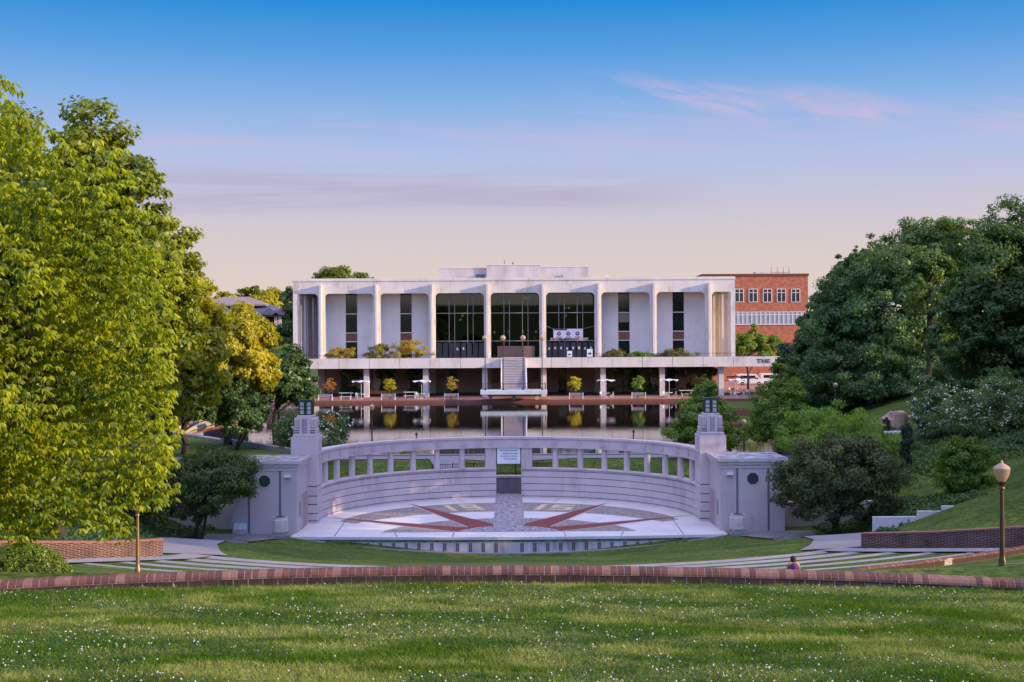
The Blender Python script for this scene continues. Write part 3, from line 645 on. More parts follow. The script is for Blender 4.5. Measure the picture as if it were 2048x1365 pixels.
# booths
def booth(s):
    t = thing('booth', ('left' if s < 0 else 'right') + ' mauve stucco booth with octagonal window beside the stage tower', 'booth', (s * 15.9, 80.5, ZS), 'booths flanking the stage')
    def bx(b, xa, xb, ya, yb, za, zb): b.box(min(s * xa, s * xb), max(s * xa, s * xb), ya, yb, za, zb); return b
    xi, xo, y0, y1 = 12.78, 16.65, 78.4, 82.69
    bx(B(), xi, xo, y0, y1, ZS - .2, 1.42).build('walls', mat('booth_stucco', (.54, .45, .48), .9, .06, .9, bump=.1, bscale=30, dirt=.4), t)
    for x in (13.72, 15.6): bx(B(), x, x + .13, y0 - .012, y0 + .1, ZS, 1.42).build('vertical_band', GROOVE if 0 else mat('band_dark', (.17, .14, .19), .8), t)
    b = B(); bx(b, xi - .04, xo + .04, y0 - .04, y1 + .0, 1.423, 1.62); bx(b, xi - .11, xo + .11, y0 - .11, y1 - .0, 1.64, 1.80); bx(b, xi - .19, xo + .19, y0 - .19, y1, 1.82, 2.02)
    bx(b, xi - .02, xo + .02, y0 - .02, y1 - .02, 1.60, 1.9); b.build('cornice', STUC, t)
    bx(B(), xi - .08, xo + .08, y0 - .08, y1 - .05, 2.02, 2.035).build('roof', mat('membrane_roof', (.03, .03, .04), .25, 0, 1.6, col2=(.7, .66, .74)), t)
    # octagonal window in the middle bay
    cx = s * (xi + 1.12 + (xo - .95)) / 2 if 1 else 0; cx = s * 14.72; cz = .80
    oc = [(cx + .43 * math.cos(R(22.5 + 45 * i)), cz + .43 * math.sin(R(22.5 + 45 * i))) for i in range(8)]
    oi = [(cx + .37 * math.cos(R(22.5 + 45 * i)), cz + .37 * math.sin(R(22.5 + 45 * i))) for i in range(8)]
    wn = B().xprism(oc, y0 - .03, y0 + .03).build('window', STUC, t); pn = B().xprism(oi, y0 - .04, y0 - .028).build('pane', mat('grille_dark', (.03, .05, .05), .6, .3, 20), wn)
    # door in the inner side
    xd = s * xi
    B().box(min(xd, xd - s * .03), max(xd, xd - s * .03), 80.2, 82.2, ZS, ZS + 2.15).build('door', mat('booth_door', (.36, .26, .28), .6, .1), t)
    B().box(min(xd, xd - s * .06), max(xd, xd - s * .06), 80.0, 80.15, ZS, ZS + 2.2).build('door_frame', STUC, t)
    B().box(min(xd, xd - s * .05), max(xd, xd - s * .05), 79.3, 79.75, ZS + .9, ZS + 1.75).build('wall_plate', mat('plate', (.30, .28, .25), .5), t)
    lx = s * (xi + .55); b = B(); b.box(lx - .2, lx + .2, y0 - .22, y0, 1.02, 1.16); b.build('floodlight', WHITE, t, bevel=.01)
    if s < 0: B().box(-xo - .02 + .1, -xo + .85, y0 - .02, y0, ZS + .25, ZS + .62).build('vent', WHITE, t)
booth(-1); booth(1)
# white side retaining walls
for nm, lab, pts, tops in (('garden_wall', 'plain pale wall running left from the left booth behind the dark bush', [(-16.6, 81.1), (-26, 81.3)], [-.95, -.95]),
                           ('garden_wall', 'plain pale wall running right from the right booth behind the dark bush', [(16.6, 81.1), (23, 80.2)], [-.95, -.8])):
    wallstrip(B(), pts, tops, [-3, -3], .3).build(nm, mat('pale_wall', (.60, .55, .56), .9, .12, .6)); tag(bpy.context.scene.objects[-1] if 0 else COL.objects[-1], lab, 'wall')
b = B()
for x0, x1, zt in ((19.6, 22.0, -.42), (22.0, 23.3, -.12), (23.3, 24.9, .14), (24.9, 26.6, .38)):
    b.box(x0, x1 - .005, 69.8, 70.1, -2.5, zt)
tag(b.build('stepped_wall', MATS['pale_wall']), 'pale wall stepping up to the right across the sloping lawn', 'wall')
# retaining wall and railing behind the gateway
b = B(); arcwall(b, 14.9, 15.6, R(-60), R(60), -2.7, -1.16, 60)
rwt = thing('back_wall', 'grey concrete retaining wall seen through the stage gateway', 'wall', (0, 99, -2.5))
b.build('wall_face', mat('grey_wall', (.22, .19, .22), .9, .25, 1.5, streak=.2), rwt)
b = B(); arcwall(b, 14.85, 15.68, R(-60), R(60), -1.157, -1.02, 60); b.build('coping', STUC, rwt)
rl = thing('railing', 'black metal railing on the wall behind the stage gateway', 'railing', (0, 99.2, -1))
b = B()
for a in np.linspace(R(-22), R(14), 74):
    x, y = apt(15.4, a); b.tube((x, y, -.98), (x, y, -.1), .013, n=4)
for a0, a1 in zip(np.linspace(R(-22), R(14), 74)[:-1], np.linspace(R(-22), R(14), 74)[1:]):
    for z in (-.9, -.1): b.tube((*apt(15.4, a0), z), (*apt(15.4, a1), z), .022, n=4)
b.build('bars', BLACK, rl)
b = B()
for a in np.linspace(R(-22), R(14), 7):
    x, y = apt(15.4, a); b.tube((x, y, -1.05), (x, y, -.02), .035, n=6)
b.build('posts', BLACK, rl)

# trash cans on the pavement in front of the booths
def trash(s):
    x, y = s * 13.55, 76.95; z = -2.36
    t = thing('litter_bin', 'octagonal stucco litter bin on a concrete plinth before the ' + ('left' if s < 0 else 'right') + ' booth', 'litter bin', (x, y, z), 'litter bins by the booths')
    B().box(x - .52, x + .52, y - .5, y + .5, z - .2, z + .14).build('plinth', PATHC, t, bevel=.01)
    B().box(x - .42, x + .42, y - .42, y + .42, z + .14, z + .30).build('base', mat('bin_base', (.3, .26, .27), .9), t)
    k = 1 / math.cos(PI / 8)
    B().lathe([(.44 * k, .30), (.47 * k, .36), (.46 * k, 1.02), (.42 * k, 1.10)], (x, y, z), 8, PI / 8).build('body', STUC, t)
    B().lathe([(.41 * k, 1.10), (.42 * k, 1.20), (.33 * k, 1.20), (.32 * k, 1.0)], (x, y, z), 8, PI / 8).build('rim', STUC, t)
    B().lathe([(.31 * k, 1.0), (.31 * k, 1.21)], (x, y, z), 8, PI / 8).build('opening', BLACK, t)
    B().tube((x, y - .46, z + .74), (x, y - .485, z + .74), .14, n=20).build('emblem', STUC2, t)
    B().tube((x, y - .48, z + .74), (x, y - .495, z + .74), .10, n=20).build('emblem', STUC, t)
trash(-1); trash(1)

# ------------------------------------------------------------------ lamps
def acorn_lamp(label, x, y, z, h, mt, group='post-top lamps with acorn globes', r=.205):
    t = thing('street_lamp', label, 'street lamp', (x, y, z), group)
    hp = h - .62
    b = B(); b.lathe([(.10, 0), (.10, .12), (.075, .2), (.068, .3), (.06, hp * .5), (.05, hp - .06)], (x, y, z), 12); b.build('post', mt, t, smooth=True)
    B().lathe([(.05, hp - .12), (.075, hp - .1), (.075, hp - .06), (.055, hp - .03), (.06, hp), (.10, hp + .04), (.12, hp + .09)], (x, y, z), 14).build('collar', mt, t, smooth=True)
    B().lathe([(.09, hp + .09), (r * .66, hp + .16), (r * .88, hp + .26), (r, hp + .38), (r * 1.0, hp + .42)], (x, y, z), 20).build('globe', FROST, t, smooth=True)
    B().lathe([(r * 1.04, hp + .42), (r * .9, hp + .47), (r * .45, hp + .53), (.035, hp + .56), (.03, hp + .6), (.008, hp + .64)], (x, y, z), 20).build('lid', mat('lamp_lid', (.42, .30, .20), .35, .05), t, smooth=True)
    return t
def lampat(label, px, pytop, D, mt, **k):
    x, y, ztop = P(px, pytop, D); z = tz(x, y); acorn_lamp(label, x, y, z, ztop - z, mt, **k)
lampat('bronze street lamp nearest on the right, rising from the lawn behind the curb', 2003, 922, 33, BRONZE)
lampat('bronze street lamp at the left, its globe half hidden by hanging leaves', 274, 990, 45, mat('lamp_copper', (.28, .17, .09), .4, .1, metal=.6))
lampat('dark green street lamp beyond the colonnade, globe against the pond', 743, 808, 103.6, DARKG)
gy = 126; lampat('grey street lamp on the far right slope before the dark trees', 1671, 765, gy, DARKG, r=.24)
lampat('thin street lamp partly hidden between the trees right of the right tower', 1487, 838, 112, DARKG)

# ------------------------------------------------------------------ pond edges
tag(wallstrip(B().box(-15.2, 25.5, 104.3, 105.1, -1, .12), [(-15.0, 104.8), (-33.6, 132.7)], [.14, .14], [-1, -1], .8).build('kerb_near', PATHC), kind='structure')
tag(B().box(-46, 62, 198.95, 199.5, -1, .42).build('kerb_far', mat('kerb_brick', (.23, .085, .065), .85, .2, 2)), kind='structure')
tag(B().box(-90, 110, 199.5, 300, .1, .40).build('plaza', BRPAVE), kind='structure')
b = B(); b.box(25.2, 25.8, 104.6, 140, -1, .35)
tag(b.build('kerb_right', mat('kerb_brick', (.2, .08, .06))), kind='structure')
# left curving brick walls and stepped ledges
lw = thing('pond_wall', 'curved brick wall with a pale ledge along the left edge of the pond', 'brick wall', (-34, 140, 0))
cv = [(-33.0, 131), (-33.6, 134), (-34, 140), (-34, 150), (-33.5, 158), (-32, 166)]
wallstrip(B(), [(x - 2.2, y + 2) for x, y in cv], [1.15] * 6, [-1] * 6, .5).build('brick_face', mat('wall_orange', (.30, .11, .06), .85, .25, .8), lw)
wallstrip(B(), cv, [.32] * 6, [-1] * 6, .6).build('ledge', mat('ledge_pale', (.42, .33, .30), .8, .15, 1), lw)
wallstrip(B(), [(x - .8, y + .5) for x, y in cv], [.55] * 6, [-1] * 6, .4).build('ledge', MATS['ledge_pale'], lw)
pl = thing('round_planter', 'low circular brick planter basin rising from the far left of the pond', 'planter', (-31.2, 172, 0))
B().lathe([(4.1, -1), (4.1, .75), (3.5, .8), (3.4, .35)], (-31.2, 172, 0), 40).build('outer_ring', mat('planter_brick', (.33, .17, .13), .85, .2, 1), pl, smooth=True)
B().lathe([(2.0, .3), (2.2, 1.25), (1.7, 1.3), (1.6, 1.0)], (-32.6, 172.5, 0), 30).build('inner_ring', MATS['planter_brick'], pl, smooth=True)
bl = thing('brick_block', 'short low brick wall end on the lawn beside the left tower', 'brick wall', (-17.4, 106.9, 0))
wallstrip(B(), [(-26.4, 120.4), (-17.4, 106.9)], [.42, .42], [-.5, -.5], .5).build('ledge', PATHC, bl)
B().box(-17.6, -16.1, 105.6, 106.3, -.5, .6).build('brick_end', mat('brick_pier', (.40, .17, .10), .85, .2, 2), bl)
gr_ = thing('grass_terrace', 'round raised lawn with brick edge on the right side of the pond', 'raised lawn', (33, 166, 0))
B().lathe([(9, -1), (9, .75), (8.6, .75)], (35, 166, 0), 50).build('brick_edge', mat('edge_brick', (.28, .10, .08), .85, .2, 1), gr_, smooth=True)
B().lathe([(8.6, .7), (8.55, .82), (0.1, .9)], (35, 166, 0), 50).build('lawn', GRASS, gr_)

# ------------------------------------------------------------------ LIBRARY
LX, LY = 1.25, 226.0; BAY = 9.62; ZR = 20.5; ZF = 17.87; ZD = 6.45; ZP = .42
lib = thing('library_building', 'long white concrete library with tall fins and recessed glass bays behind the pond', 'library', (LX, LY, ZP))
XL, XR = -37.3, 39.5
fins = [LX + BAY * (i - 3.5) for i in range(8)]
OP = 4.22                                  # half width of a bay opening
def rounded_bay(b, x0, x1, ztop, zbot, rad, y0, y1, rl_=True, rr=True):
    """corner fillets of an opening"""
    n = 8
    for s_, xx, on in ((1, x0, rl_), (-1, x1, rr)):
        if not on: continue
        poly = [(xx, ztop + .002)]
        for i in range(n + 1):
            a = PI / 2 * i / n
            poly.append((xx + s_ * rad * (1 - math.cos(a)), ztop - rad * (1 - math.sin(a))))
        V = poly if s_ > 0 else poly[::-1]
        b.xprism(V, y0, y1)
fr_ = B()
fr_.box(XL, XR, LY, LY + .8, ZF, 20.0)
for x in fins: fr_.box(x - (BAY / 2 - OP), x + (BAY / 2 - OP), LY, LY + .8, ZD - .3, ZF - .001)
for i in range(7): rounded_bay(fr_, fins[i] + BAY / 2 - OP, fins[i + 1] - BAY / 2 + OP, ZF, 0, .75, LY + .001, LY + .79)
rounded_bay(fr_, 0, fins[0] - BAY / 2 + OP, ZF, 0, .75, LY + .001, LY + .79, rl_=False)
rounded_bay(fr_, fins[-1] + BAY / 2 - OP, 0, ZF, 0, .75, LY + .001, LY + .79, rr=False)
fr_.build('front_frame', CONC, lib)
b = B(); b.box(XL - .12, XR + .12, LY - .12, LY + 40, 20.003, ZR - .12); b.box(XL - .05, XR + .05, LY - .05, LY + 40, ZR - .12, ZR); b.build('parapet', CONC, lib)
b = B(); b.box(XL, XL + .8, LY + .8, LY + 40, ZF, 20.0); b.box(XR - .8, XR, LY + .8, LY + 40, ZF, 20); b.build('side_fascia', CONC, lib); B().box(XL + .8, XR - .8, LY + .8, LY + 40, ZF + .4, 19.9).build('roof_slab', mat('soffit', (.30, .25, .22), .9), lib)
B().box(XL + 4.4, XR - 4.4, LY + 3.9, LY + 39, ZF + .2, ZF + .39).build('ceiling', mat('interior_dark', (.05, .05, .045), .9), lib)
for x in fins:                              # projecting fins, flared at the top
    b = B()
    b.add([(x - .17, LY - 1.0, ZD - .3), (x + .17, LY - 1.0, ZD - .3), (x + .17, LY, ZD - .3), (x - .17, LY, ZD - .3), (x - .17, LY - 1.15, 19.4), (x + .17, LY - 1.15, 19.4), (x + .17, LY, 19.4), (x - .17, LY, 19.4)],
          [(0, 3, 2, 1), (4, 5, 6, 7), (0, 1, 5, 4), (1, 2, 6, 5), (2, 3, 7, 6), (3, 0, 4, 7)])
    b.build('fin', CONC, lib)
for s_, X in ((-1, XL), (1, XR)):           # side colonnades
    for k in range(5):
        y = LY + BAY * k
        b = B(); xa, xb = sorted((X, X - s_ * .75)); b.box(xa, xb, y - .2, y + .2, ZD - .3, ZF)
        xc, xd = sorted((X - s_ * .75, X - s_ * 1.05)); b.box(xc, xd, y + .2, y + 5.4, ZD - .3, ZF)
        b.build('side_fin', CONC, lib)
WY = LY + 3.6
b = B(); b.box(XL + 4, XL + 4.3, WY, LY + 40, ZP, ZF + .3); b.box(XR - 4.3, XR - 4, WY, LY + 40, ZP, ZF + .3); b.build('side_walls', CONCW, lib)
B().box(XL + 4.3, XR - 4.3, LY + 39.4, LY + 39.8, ZP, ZF + .3).build('rear_wall', TAN, lib)
for i in (0, 1, 5, 6):
    xc = (fins[i] + fins[i + 1]) / 2 
    b = B(); b.box(xc - BAY / 2 if i not in (0,) else XL + 4.0, xc - 1.08, WY - .0, WY + .3, ZD - .2, ZF + .35); b.build('wall_panel', CONCW, lib); b = B(); b.box(xc + 1.08, xc + BAY / 2 if i != 6 else XR - 4.0, WY, WY + .3, ZD - .2, ZF + .35); b.build('wall_panel', CONCW, lib)
for i in (0, 1, 5, 6):                      # slit windows
    xc = (fins[i] + fins[i + 1]) / 2
    wd = B()
    for xx in (xc - 1.08, xc + 1.0): wd.box(xx, xx + .08, WY - .05, WY + .2, ZD, ZF + .35)
    for z in (14.35, 11.0, 9.45): wd.box(xc - 1.0, xc + 1.0, WY + .02, WY + .12, z, z + .14)
    wn = wd.build('slit_window', mat('pale_frame', (.72, .62, .58), .6), lib)
    B().box(xc - 1.0, xc + 1.0, WY + .14, WY + .16, ZD, ZF + .35).build('pane', DGLASS, wn)
    B().box(xc - 1.0, xc + 1.0, WY + .06, WY + .1, 9.6, 11.0).build('brick_infill', mat('infill_brick', (.17, .075, .055), .8, .2, 1), wn)
    if i == 5: B().box(xc - 1.0, xc + 1.0, WY + .125, WY + .135, 12.7, 14.3).build('blind', mat('blind', (.20, .17, .15), .9), wn)
for i in (2, 3, 4):                         # glazed bays
    x0, x1 = fins[i], fins[i + 1]; GY = LY + 2.2
    b = B(); b.box(x0, x1, GY, GY + .04, ZD, ZF + .38)
    gz = b.build('glazing', GLASS, lib)
    mu = B()
    for f_ in (.27, .385, .655, .77):
        x = x0 + .6 + (x1 - x0 - 1.2) * f_; mu.box(x - .045, x + .045, GY - .09, GY - .002, ZD, ZF + .38)
    for z in (14.35, 9.45): mu.box(x0, x1, GY - .10, GY - .004, z, z + .12)
    mu.build('mullions', MULL, gz)
b = B()
for z in (ZD - .2, 11.6, 15.9): b.box(XL + 4.3, XR - 4.3, LY + 9 if z > 7 else WY, LY + 39, z, z + .25)
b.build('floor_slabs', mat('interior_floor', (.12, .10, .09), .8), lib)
for i in (2, 4):
    for k in range(8):
        x = fins[i] + 1.15 + k * 1.05
        B().box(x - .42, x + .42, LY + 2.02, LY + 2.1, ZD, 9.2).build('door', mat('door_dark', (.03, .03, .045), .3, .1, spec=.5), lib)
        if (i == 4) or k in (3, 4):
            z = 8.0 if k % 3 else 7.9
            B().box(x - .14, x + .14, LY + 1.99, LY + 2.01, z, z + .42).build('notice', WHITE, lib)
B().box(fins[3] + 1.7, fins[4] - 1.4, LY + 1.8, LY + 2.0, ZD, 8.6).build('entrance_screen', mat('screen_brick', (.22, .13, .11), .8, .15, .8), lib)
rng = random.Random(5)
for (px, py) in ((925, 632), (921, 640), (1130, 616), (1138, 616), (1132, 632), (989, 665), (1018, 664), (1046, 664), (1072, 664)):
    x, y, z = P(px, py, LY + 6)
    B().lathe([(.02, -.22), (.17, -.13), (.22, 0), (.17, .13), (.02, .22)], (x, y, z), 10).build('pendant_light', mat('lit_globe', (1, .9, .75), .5, 0, emit=.9), lib, smooth=True)
x, y, z = P(1055, 596, LY + 12)
B().obox((x, y, z), (.2, 8, .1), rz=.15).build('ceiling_light', MATS['lit_globe'], lib)
text('ROBERT M. COOPER LIBRARY', 'lettering', .74, mat('letter_white', (.88, .87, .85), .5), lib, ((fins[4] + fins[5]) / 2 - .1, LY + 1.9, 9.72), width=6.6, ext=.04)
# lower storey
b = B(); b.box(XL + 4, XR - 4, WY + .02, WY + .3, ZP, ZD - .25); b.build('lower_wall', TAN, lib)
for x in fins:
    B().box(x - .6, x + .6, LY - .3, LY + .8, ZP, ZD - .31).build('lower_pier', CONC, lib)
b = B()
for i in range(7):
    b = B(); xc = (fins[i] + fins[i + 1]) / 2; b.box(xc - .2 + (.9 if i % 2 else -1.8), xc + 1.2 + (.9 if i % 2 else -1.8), WY - .03, WY + .02, ZP + (.0 if i in (2, 3, 4) else .6), ZD - .6); b.build('lower_window', DGLASS, lib)
b = B()
for x in fins[2:6]:
    pass
fr_ = B()
for i in (2, 3, 4):
    fr_.box(fins[i] + .6, fins[i + 1] - .6, LY - .2, LY + .7, ZD - 1.0, ZD - .32); rounded_bay(fr_, fins[i] + .6, fins[i + 1] - .6, ZD - 1.0, 0, .6, LY - .19, LY + .69)
fr_.build('lower_frame', CONC, lib)
# roof plant
ph = thing('roof_penthouse', 'stepped concrete plant rooms standing on the library roof', 'roof plant room', (LX, 242, ZR))
for (x0, x1, zt) in ((-3.9, 6.2, 23.5), (-12.7, -3.91, 23.0), (6.21, 15.0, 23.15)):
    B().box(x0, x1, 240 + (.6 if zt < 23.2 else 0), 250, ZR - .1, zt).build('plant_room', mat('penthouse_conc', (.50, .44, .44), .85, .2, .5, streak=.3), ph)
    B().box(x0 - .08, x1 + .08, 240 + (.5 if zt < 23.2 else -.1), 250.1, zt, zt + .12).build('coping', CONC, ph)
b = B(); b.box(-5.9, -4.3, 240.2, 240.55, ZR + .3, ZR + 1.3); b.box(8.6, 9.6, 240.2, 240.55, ZR, ZR + .8); b.box(9.9, 10.1, 240.2, 240.5, ZR, ZR + 1.1); b.build('louvres', mat('louvre', (.06, .06, .10), .6), ph)
b = B(); b.tube((-.6, 243, 23.6), (-.6, 243, 24.6), .05, n=5); b.tube((1.0, 243, 23.6), (1.0, 243, 24.2), .14, n=6); b.build('roof_vents', BLACK, ph)
tag(B().box(17.6, 18.3, 235, 235.7, ZR, ZR + .75).build('roof_hatch', CONC), 'small concrete vent box on the library roof right of the plant rooms', 'vent')

# terrace deck
dk = thing('terrace_deck', 'long raised concrete terrace on square columns before the library', 'terrace', (LX, 212, ZP))
DY = 210.0; DXL, DXR = -42.0, 51.0
x = DXL
while x < DXR - 1:
    x2 = min(x + 4.9, DXR); b = B()
    if not (x < 2.85 and x2 > -1.0): b.box(x + .03, x2 - .03, DY, DY + .3, 5.12, 6.74)
    else:
        if x < -1.0: b.box(x + .03, -1.03, DY, DY + .3, 5.12, 6.74)
        if x2 > 2.88: b.box(2.91, x2 - .03, DY, DY + .3, 5.12, 6.74)
    if b.v: b.build('fascia_panel', CONC, dk)
    x = x2
B().box(DXL, DXR, DY + .31, LY + 3.5, 5.3, 6.4).build('deck_slab', mat('deck_slab', (.34, .30, .31), .9), dk)
b = B()
cxs = [1.0 + 9.62 * (i - 3.5) for i in range(-1, 10)]
for x in cxs: B().box(x - .42, x + .42, 211.3, 212.2, ZP - .1, 5.3).build('column', CONC, dk)
for x in (-13.2, 15.5): B().box(x - .3, x + .3, 212.0, 212.6, ZP - .1, 5.3).build('column', CONC, dk)
text('THE', 'lettering', .95, mat('letter_dark', (.05, .05, .06), .6), dk, (41.3, DY - .03, 5.95), width=2.2, ext=.03)
b = B()
for x in np.arange(-33, -28, .5): b.tube((x, DY + .5, 6.4), (x, DY + .5, 7.3), .02, n=4)
b.tube((-37, DY + .5, 7.3), (-4, DY + .5, 7.3), .03, n=4); b.tube((5.5, DY + .5, 7.3), (45, DY + .5, 7.3), .03, n=4)
for x in np.arange(-37, 45, 1.2): b.tube((x, DY + .5, 6.4), (x, DY + .5, 7.3), .018, n=4)
b.build('guard_rail', BLACK, dk)

# stair and cantilevered platform
st = thing('stair', 'wide pale concrete stair from the pond platform up to the terrace', 'stair', (.95, 204, 1.9))
NS = 19; b = B()
for i in range(NS):
    z0 = 1.92 + (6.66 - 1.92) * i / NS; y0 = 203.2 + (DY - 203.2) * i / NS
    b.box(-.9, 2.8, y0, DY + .35, z0 + .0, z0 + (6.66 - 1.92) / NS - (.0 if i == NS - 1 else .0) - .002)
b.build('steps', mat('stair_conc', (.52, .47, .50), .85, .12, 1), st)
b = B()
for i in range(NS):
    z0 = 1.92 + (6.66 - 1.92) * (i + 1) / NS; y0 = 203.2 + (DY - 203.2) * i / NS
    b.box(-.88, 2.78, y0 - .02, y0 + .001, z0 - .13, z0 - .004)
b.build('nosings', mat('nosing', (.20, .17, .19), .8), st)
b = B()
for x in (-1.05, 2.85):
    b.add([(x - .1, 203.0, 1.9), (x + .1, 203.0, 1.9), (x + .1, DY + .3, 5.2), (x - .1, DY + .3, 5.2), (x - .1, 203.0, 2.5), (x + .1, 203.0, 2.5), (x + .1, DY + .3, 6.76), (x - .1, DY + .3, 6.76)],
          [(0, 3, 2, 1), (4, 5, 6, 7), (0, 1, 5, 4), (1, 2, 6, 5), (2, 3, 7, 6), (3, 0, 4, 7)])
b.build('side_walls', CONC, st)
B().box(-.95, 2.75, DY + .32, DY + .5, 6.4, 6.78).build('landing_edge', CONC, st)
pf = thing('platform', 'white concrete platform cantilevered out over the far edge of the pond', 'platform', (.8, 200, .4))
B().box(-4.25, 5.9, 197.6, 203.1, 1.27, 1.92).build('slab', mat('platform_white', (.62, .64, .70), .7, .12, 1), pf, bevel=.04)
b = B()
for x in (-2.7, .85, 4.4): b.box(x - .25, x + .25, 199.7, 200.4, .3, 1.27)
b.build('supports', CONC, pf)
b = B()
for x in np.arange(-4.0, 5.75, .24): b.tube((x, 198.0, 1.92), (x, 198.0, 2.9), .014, n=4)
for z in (2.05, 2.92): b.tube((-4.0, 198, z), (5.7, 198, z), .03, n=5)
for x in (-4.0, 5.7):
    for y in np.arange(198, 203, .3): b.tube((x, y, 1.92), (x, y, 2.9), .014, n=4)
    b.tube((x, 198, 2.92), (x, 203, 2.92), .03, n=5)
b.build('railing', BLACK, pf)
g0 = None
for i, (px, lab) in enumerate(((970, 'outer left globe lamp standing on the pond platform'), (1006, 'globe lamp just left of the stair on the pond platform'), (1046, 'globe lamp just right of the stair on the pond platform'), (1084, 'outer right globe lamp standing on the pond platform'))):
    x, y, z = P(px, 781, 198.3)
    if g0 is None:
        g0 = thing('globe_lamp', lab, 'street lamp', (0, 0, 0), 'tall globe lamps on the pond platform')
        B().lathe([(.13, 0), (.13, .3), (.07, .4), (.055, 7.5)], (0, 0, 0), 8).build('pole', BLACK, g0, world=False, smooth=True)
        B().lathe([(.10, 7.45), (.12, 7.6), (.04, 7.62)], (0, 0, 0), 8).build('fitter', BLACK, g0, world=False)
        B().lathe([(.10, 7.56), (.28, 7.66), (.37, 7.82), (.40, 7.98), (.37, 8.14), (.28, 8.28), (.1, 8.37), (.01, 8.38)], (0, 0, 0), 16).build('globe', FROST, g0, world=False, smooth=True)
        g = g0
    else: g = copy_tree(g0); g['label'] = lab
    g.location = (x, y, 1.92)

# banner
bn = thing('banner', 'white banner with three purple discs strung across the right glazed entrance bay', 'banner', ((fins[4] + fins[5]) / 2, LY + 1.0, 10.2))
bx0, _, bz0 = P(1107, 677, LY + 1.2); bx1, _, bz1 = P(1166, 658, LY + 1.2); by = LY + 1.2
B().box(bx0, bx1, by, by + .03, bz0, bz1).build('cloth', mat('banner_cloth', (.78, .72, .80), .8, .04), bn)
B().box(bx0 + .1, bx0 + 2.4, by - .012, by, bz1 - .26, bz1 - .02).build('header_strip', mat('purple', (.06, .03, .16), .7), bn)
for k in range(3):
    cx = bx0 + .95 + k * 1.62; cz = (bz0 + bz1) / 2 - .02
    B().tube((cx, by, cz), (cx, by - .02, cz), .36, n=20).build('disc', mat('disc_purple', (.14, .03, .13), .7), bn)
    B().obox((cx, by - .03, cz + .03), (.26, .02, .18), ry=.3).build('pictogram', WHITE, bn)
    B().box(cx - .45, cx + .45, by - .015, by, bz0 + .1, bz0 + .26).build('caption', mat('caption_red', (.5, .02, .08), .7), bn)
b = B(); b.tube((bx0, by, bz1), (fins[4] + .6, LY + .7, bz1 + .5), .025, n=4); b.tube((bx1, by, bz1), (fins[5] - .6, LY + .7, bz1 + .45), .025, n=4); b.build('ropes', MULL, bn)
# entrance signs on the terrace
for px, wd, hh, lab in ((1139, .85, 1.0, 'small white sandwich board on the terrace before the right doors'), (1179.5, .95, 1.3, 'white notice board on the terrace near the pillar right of the doors')):
    x, y, z = P(px, 716, DY + 6)
    t = thing('sign_board', lab, 'sign', (x, y, 6.4)); B().obox((x, y, 6.45 + hh / 2 + .3), (wd, .06, hh)).build('board', WHITE, t)
    b = B(); b.obox((x - wd * .4, y, 6.6), (.05, .4, .4)); b.obox((x + wd * .4, y, 6.6), (.05, .4, .4)); b.build('feet', BLACK, t)
    B().obox((x, y - .04, 6.45 + hh / 2 + .2), (wd * .5, .01, hh * .25)).build('mark', mat('navy', (.04, .04, .15), .7), t)

# ------------------------------------------------------------------ plaza furniture
def make_bench():
    t = thing('bench', '', 'bench', (0, 0, 0), 'grey backed benches along the pond')
    for x in (-1.05, 1.05):
        b = B(); b.box(x - .05, x + .05, -.06, .06, 0, 1.0); b.box(x - .05, x + .05, .06, .6, .38, .48); b.box(x - .05, x + .05, .5, .6, 0, .38); b.build('leg', WHITE, t, world=False)
    B().box(-1.0, 1.0, .0, .06, .52, .98).build('backrest', mat('bench_grey', (.25, .22, .26), .7, .1), t, world=False)
    B().box(-1.0, 1.0, .06, .6, .481, .54).build('seat', MATS['bench_grey'], t, world=False)
    return t
def make_umbrella():
    t = thing('parasol', '', 'parasol', (0, 0, 0), 'white wavy parasols over cafe tables')
    B().tube((0, 0, 0), (0, 0, 2.75), .035, n=8).build('pole', WHITE, t, world=False)
    b = B(); n = 24; V = [(0, 0, 2.95)]
    for k, rr in ((1, .5), (2, 1.0), (3, 1.45)):
        for i in range(n):
            a = 2 * PI * i / n; wv = .13 * math.cos(6 * a) * (rr / 1.45) ** 2
            V.append((rr * math.cos(a), rr * math.sin(a), 2.95 - .40 * (rr / 1.45) ** .8 + wv + .05 * k))
    Fc = [(0, 1 + i, 1 + (i + 1) % n) for i in range(n)]
    for k in range(2):
        for i in range(n): Fc.append((1 + k * n + i, 1 + (k + 1) * n + i, 1 + (k + 1) * n + (i + 1) % n, 1 + k * n + (i + 1) % n))
    b.add(V, Fc); o = b.build('canopy', mat('canopy_white', (.66, .66, .74), .7, .04), t, world=False, smooth=False); md = o.modifiers.new('thick', 'SOLIDIFY'); md.thickness = .03
    return t
def make_table():
    t = thing('cafe_table', '', 'table', (0, 0, 0), 'pale cafe tables on the plaza')
    B().lathe([(.55, .70), (.55, .75)], (0, 0, 0), 16).build('table_top', WHITE, t, world=False)
    B().lathe([(.28, 0), (.28, .03), (.04, .06), (.04, .70)], (0, 0, 0), 10).build('pedestal', WHITE, t, world=False)
    return t
def make_chair():
    t = thing('cafe_chair', '', 'chair', (0, 0, 0), 'white metal cafe chairs on the plaza')
    B().box(-.22, .22, -.22, .22, .43, .46).build('seat', WHITE, t, world=False); B().box(-.22, .22, .19, .22, .52, .88).build('backrest', WHITE, t, world=False)
    for sx in (-.2, .2):
        for sy in (-.2, .2): B().box(sx - .018, sx + .018, sy - .018, sy + .018, 0, .43 if sy < 0 else .88).build('leg', WHITE, t, world=False)
    return t
protos = {}
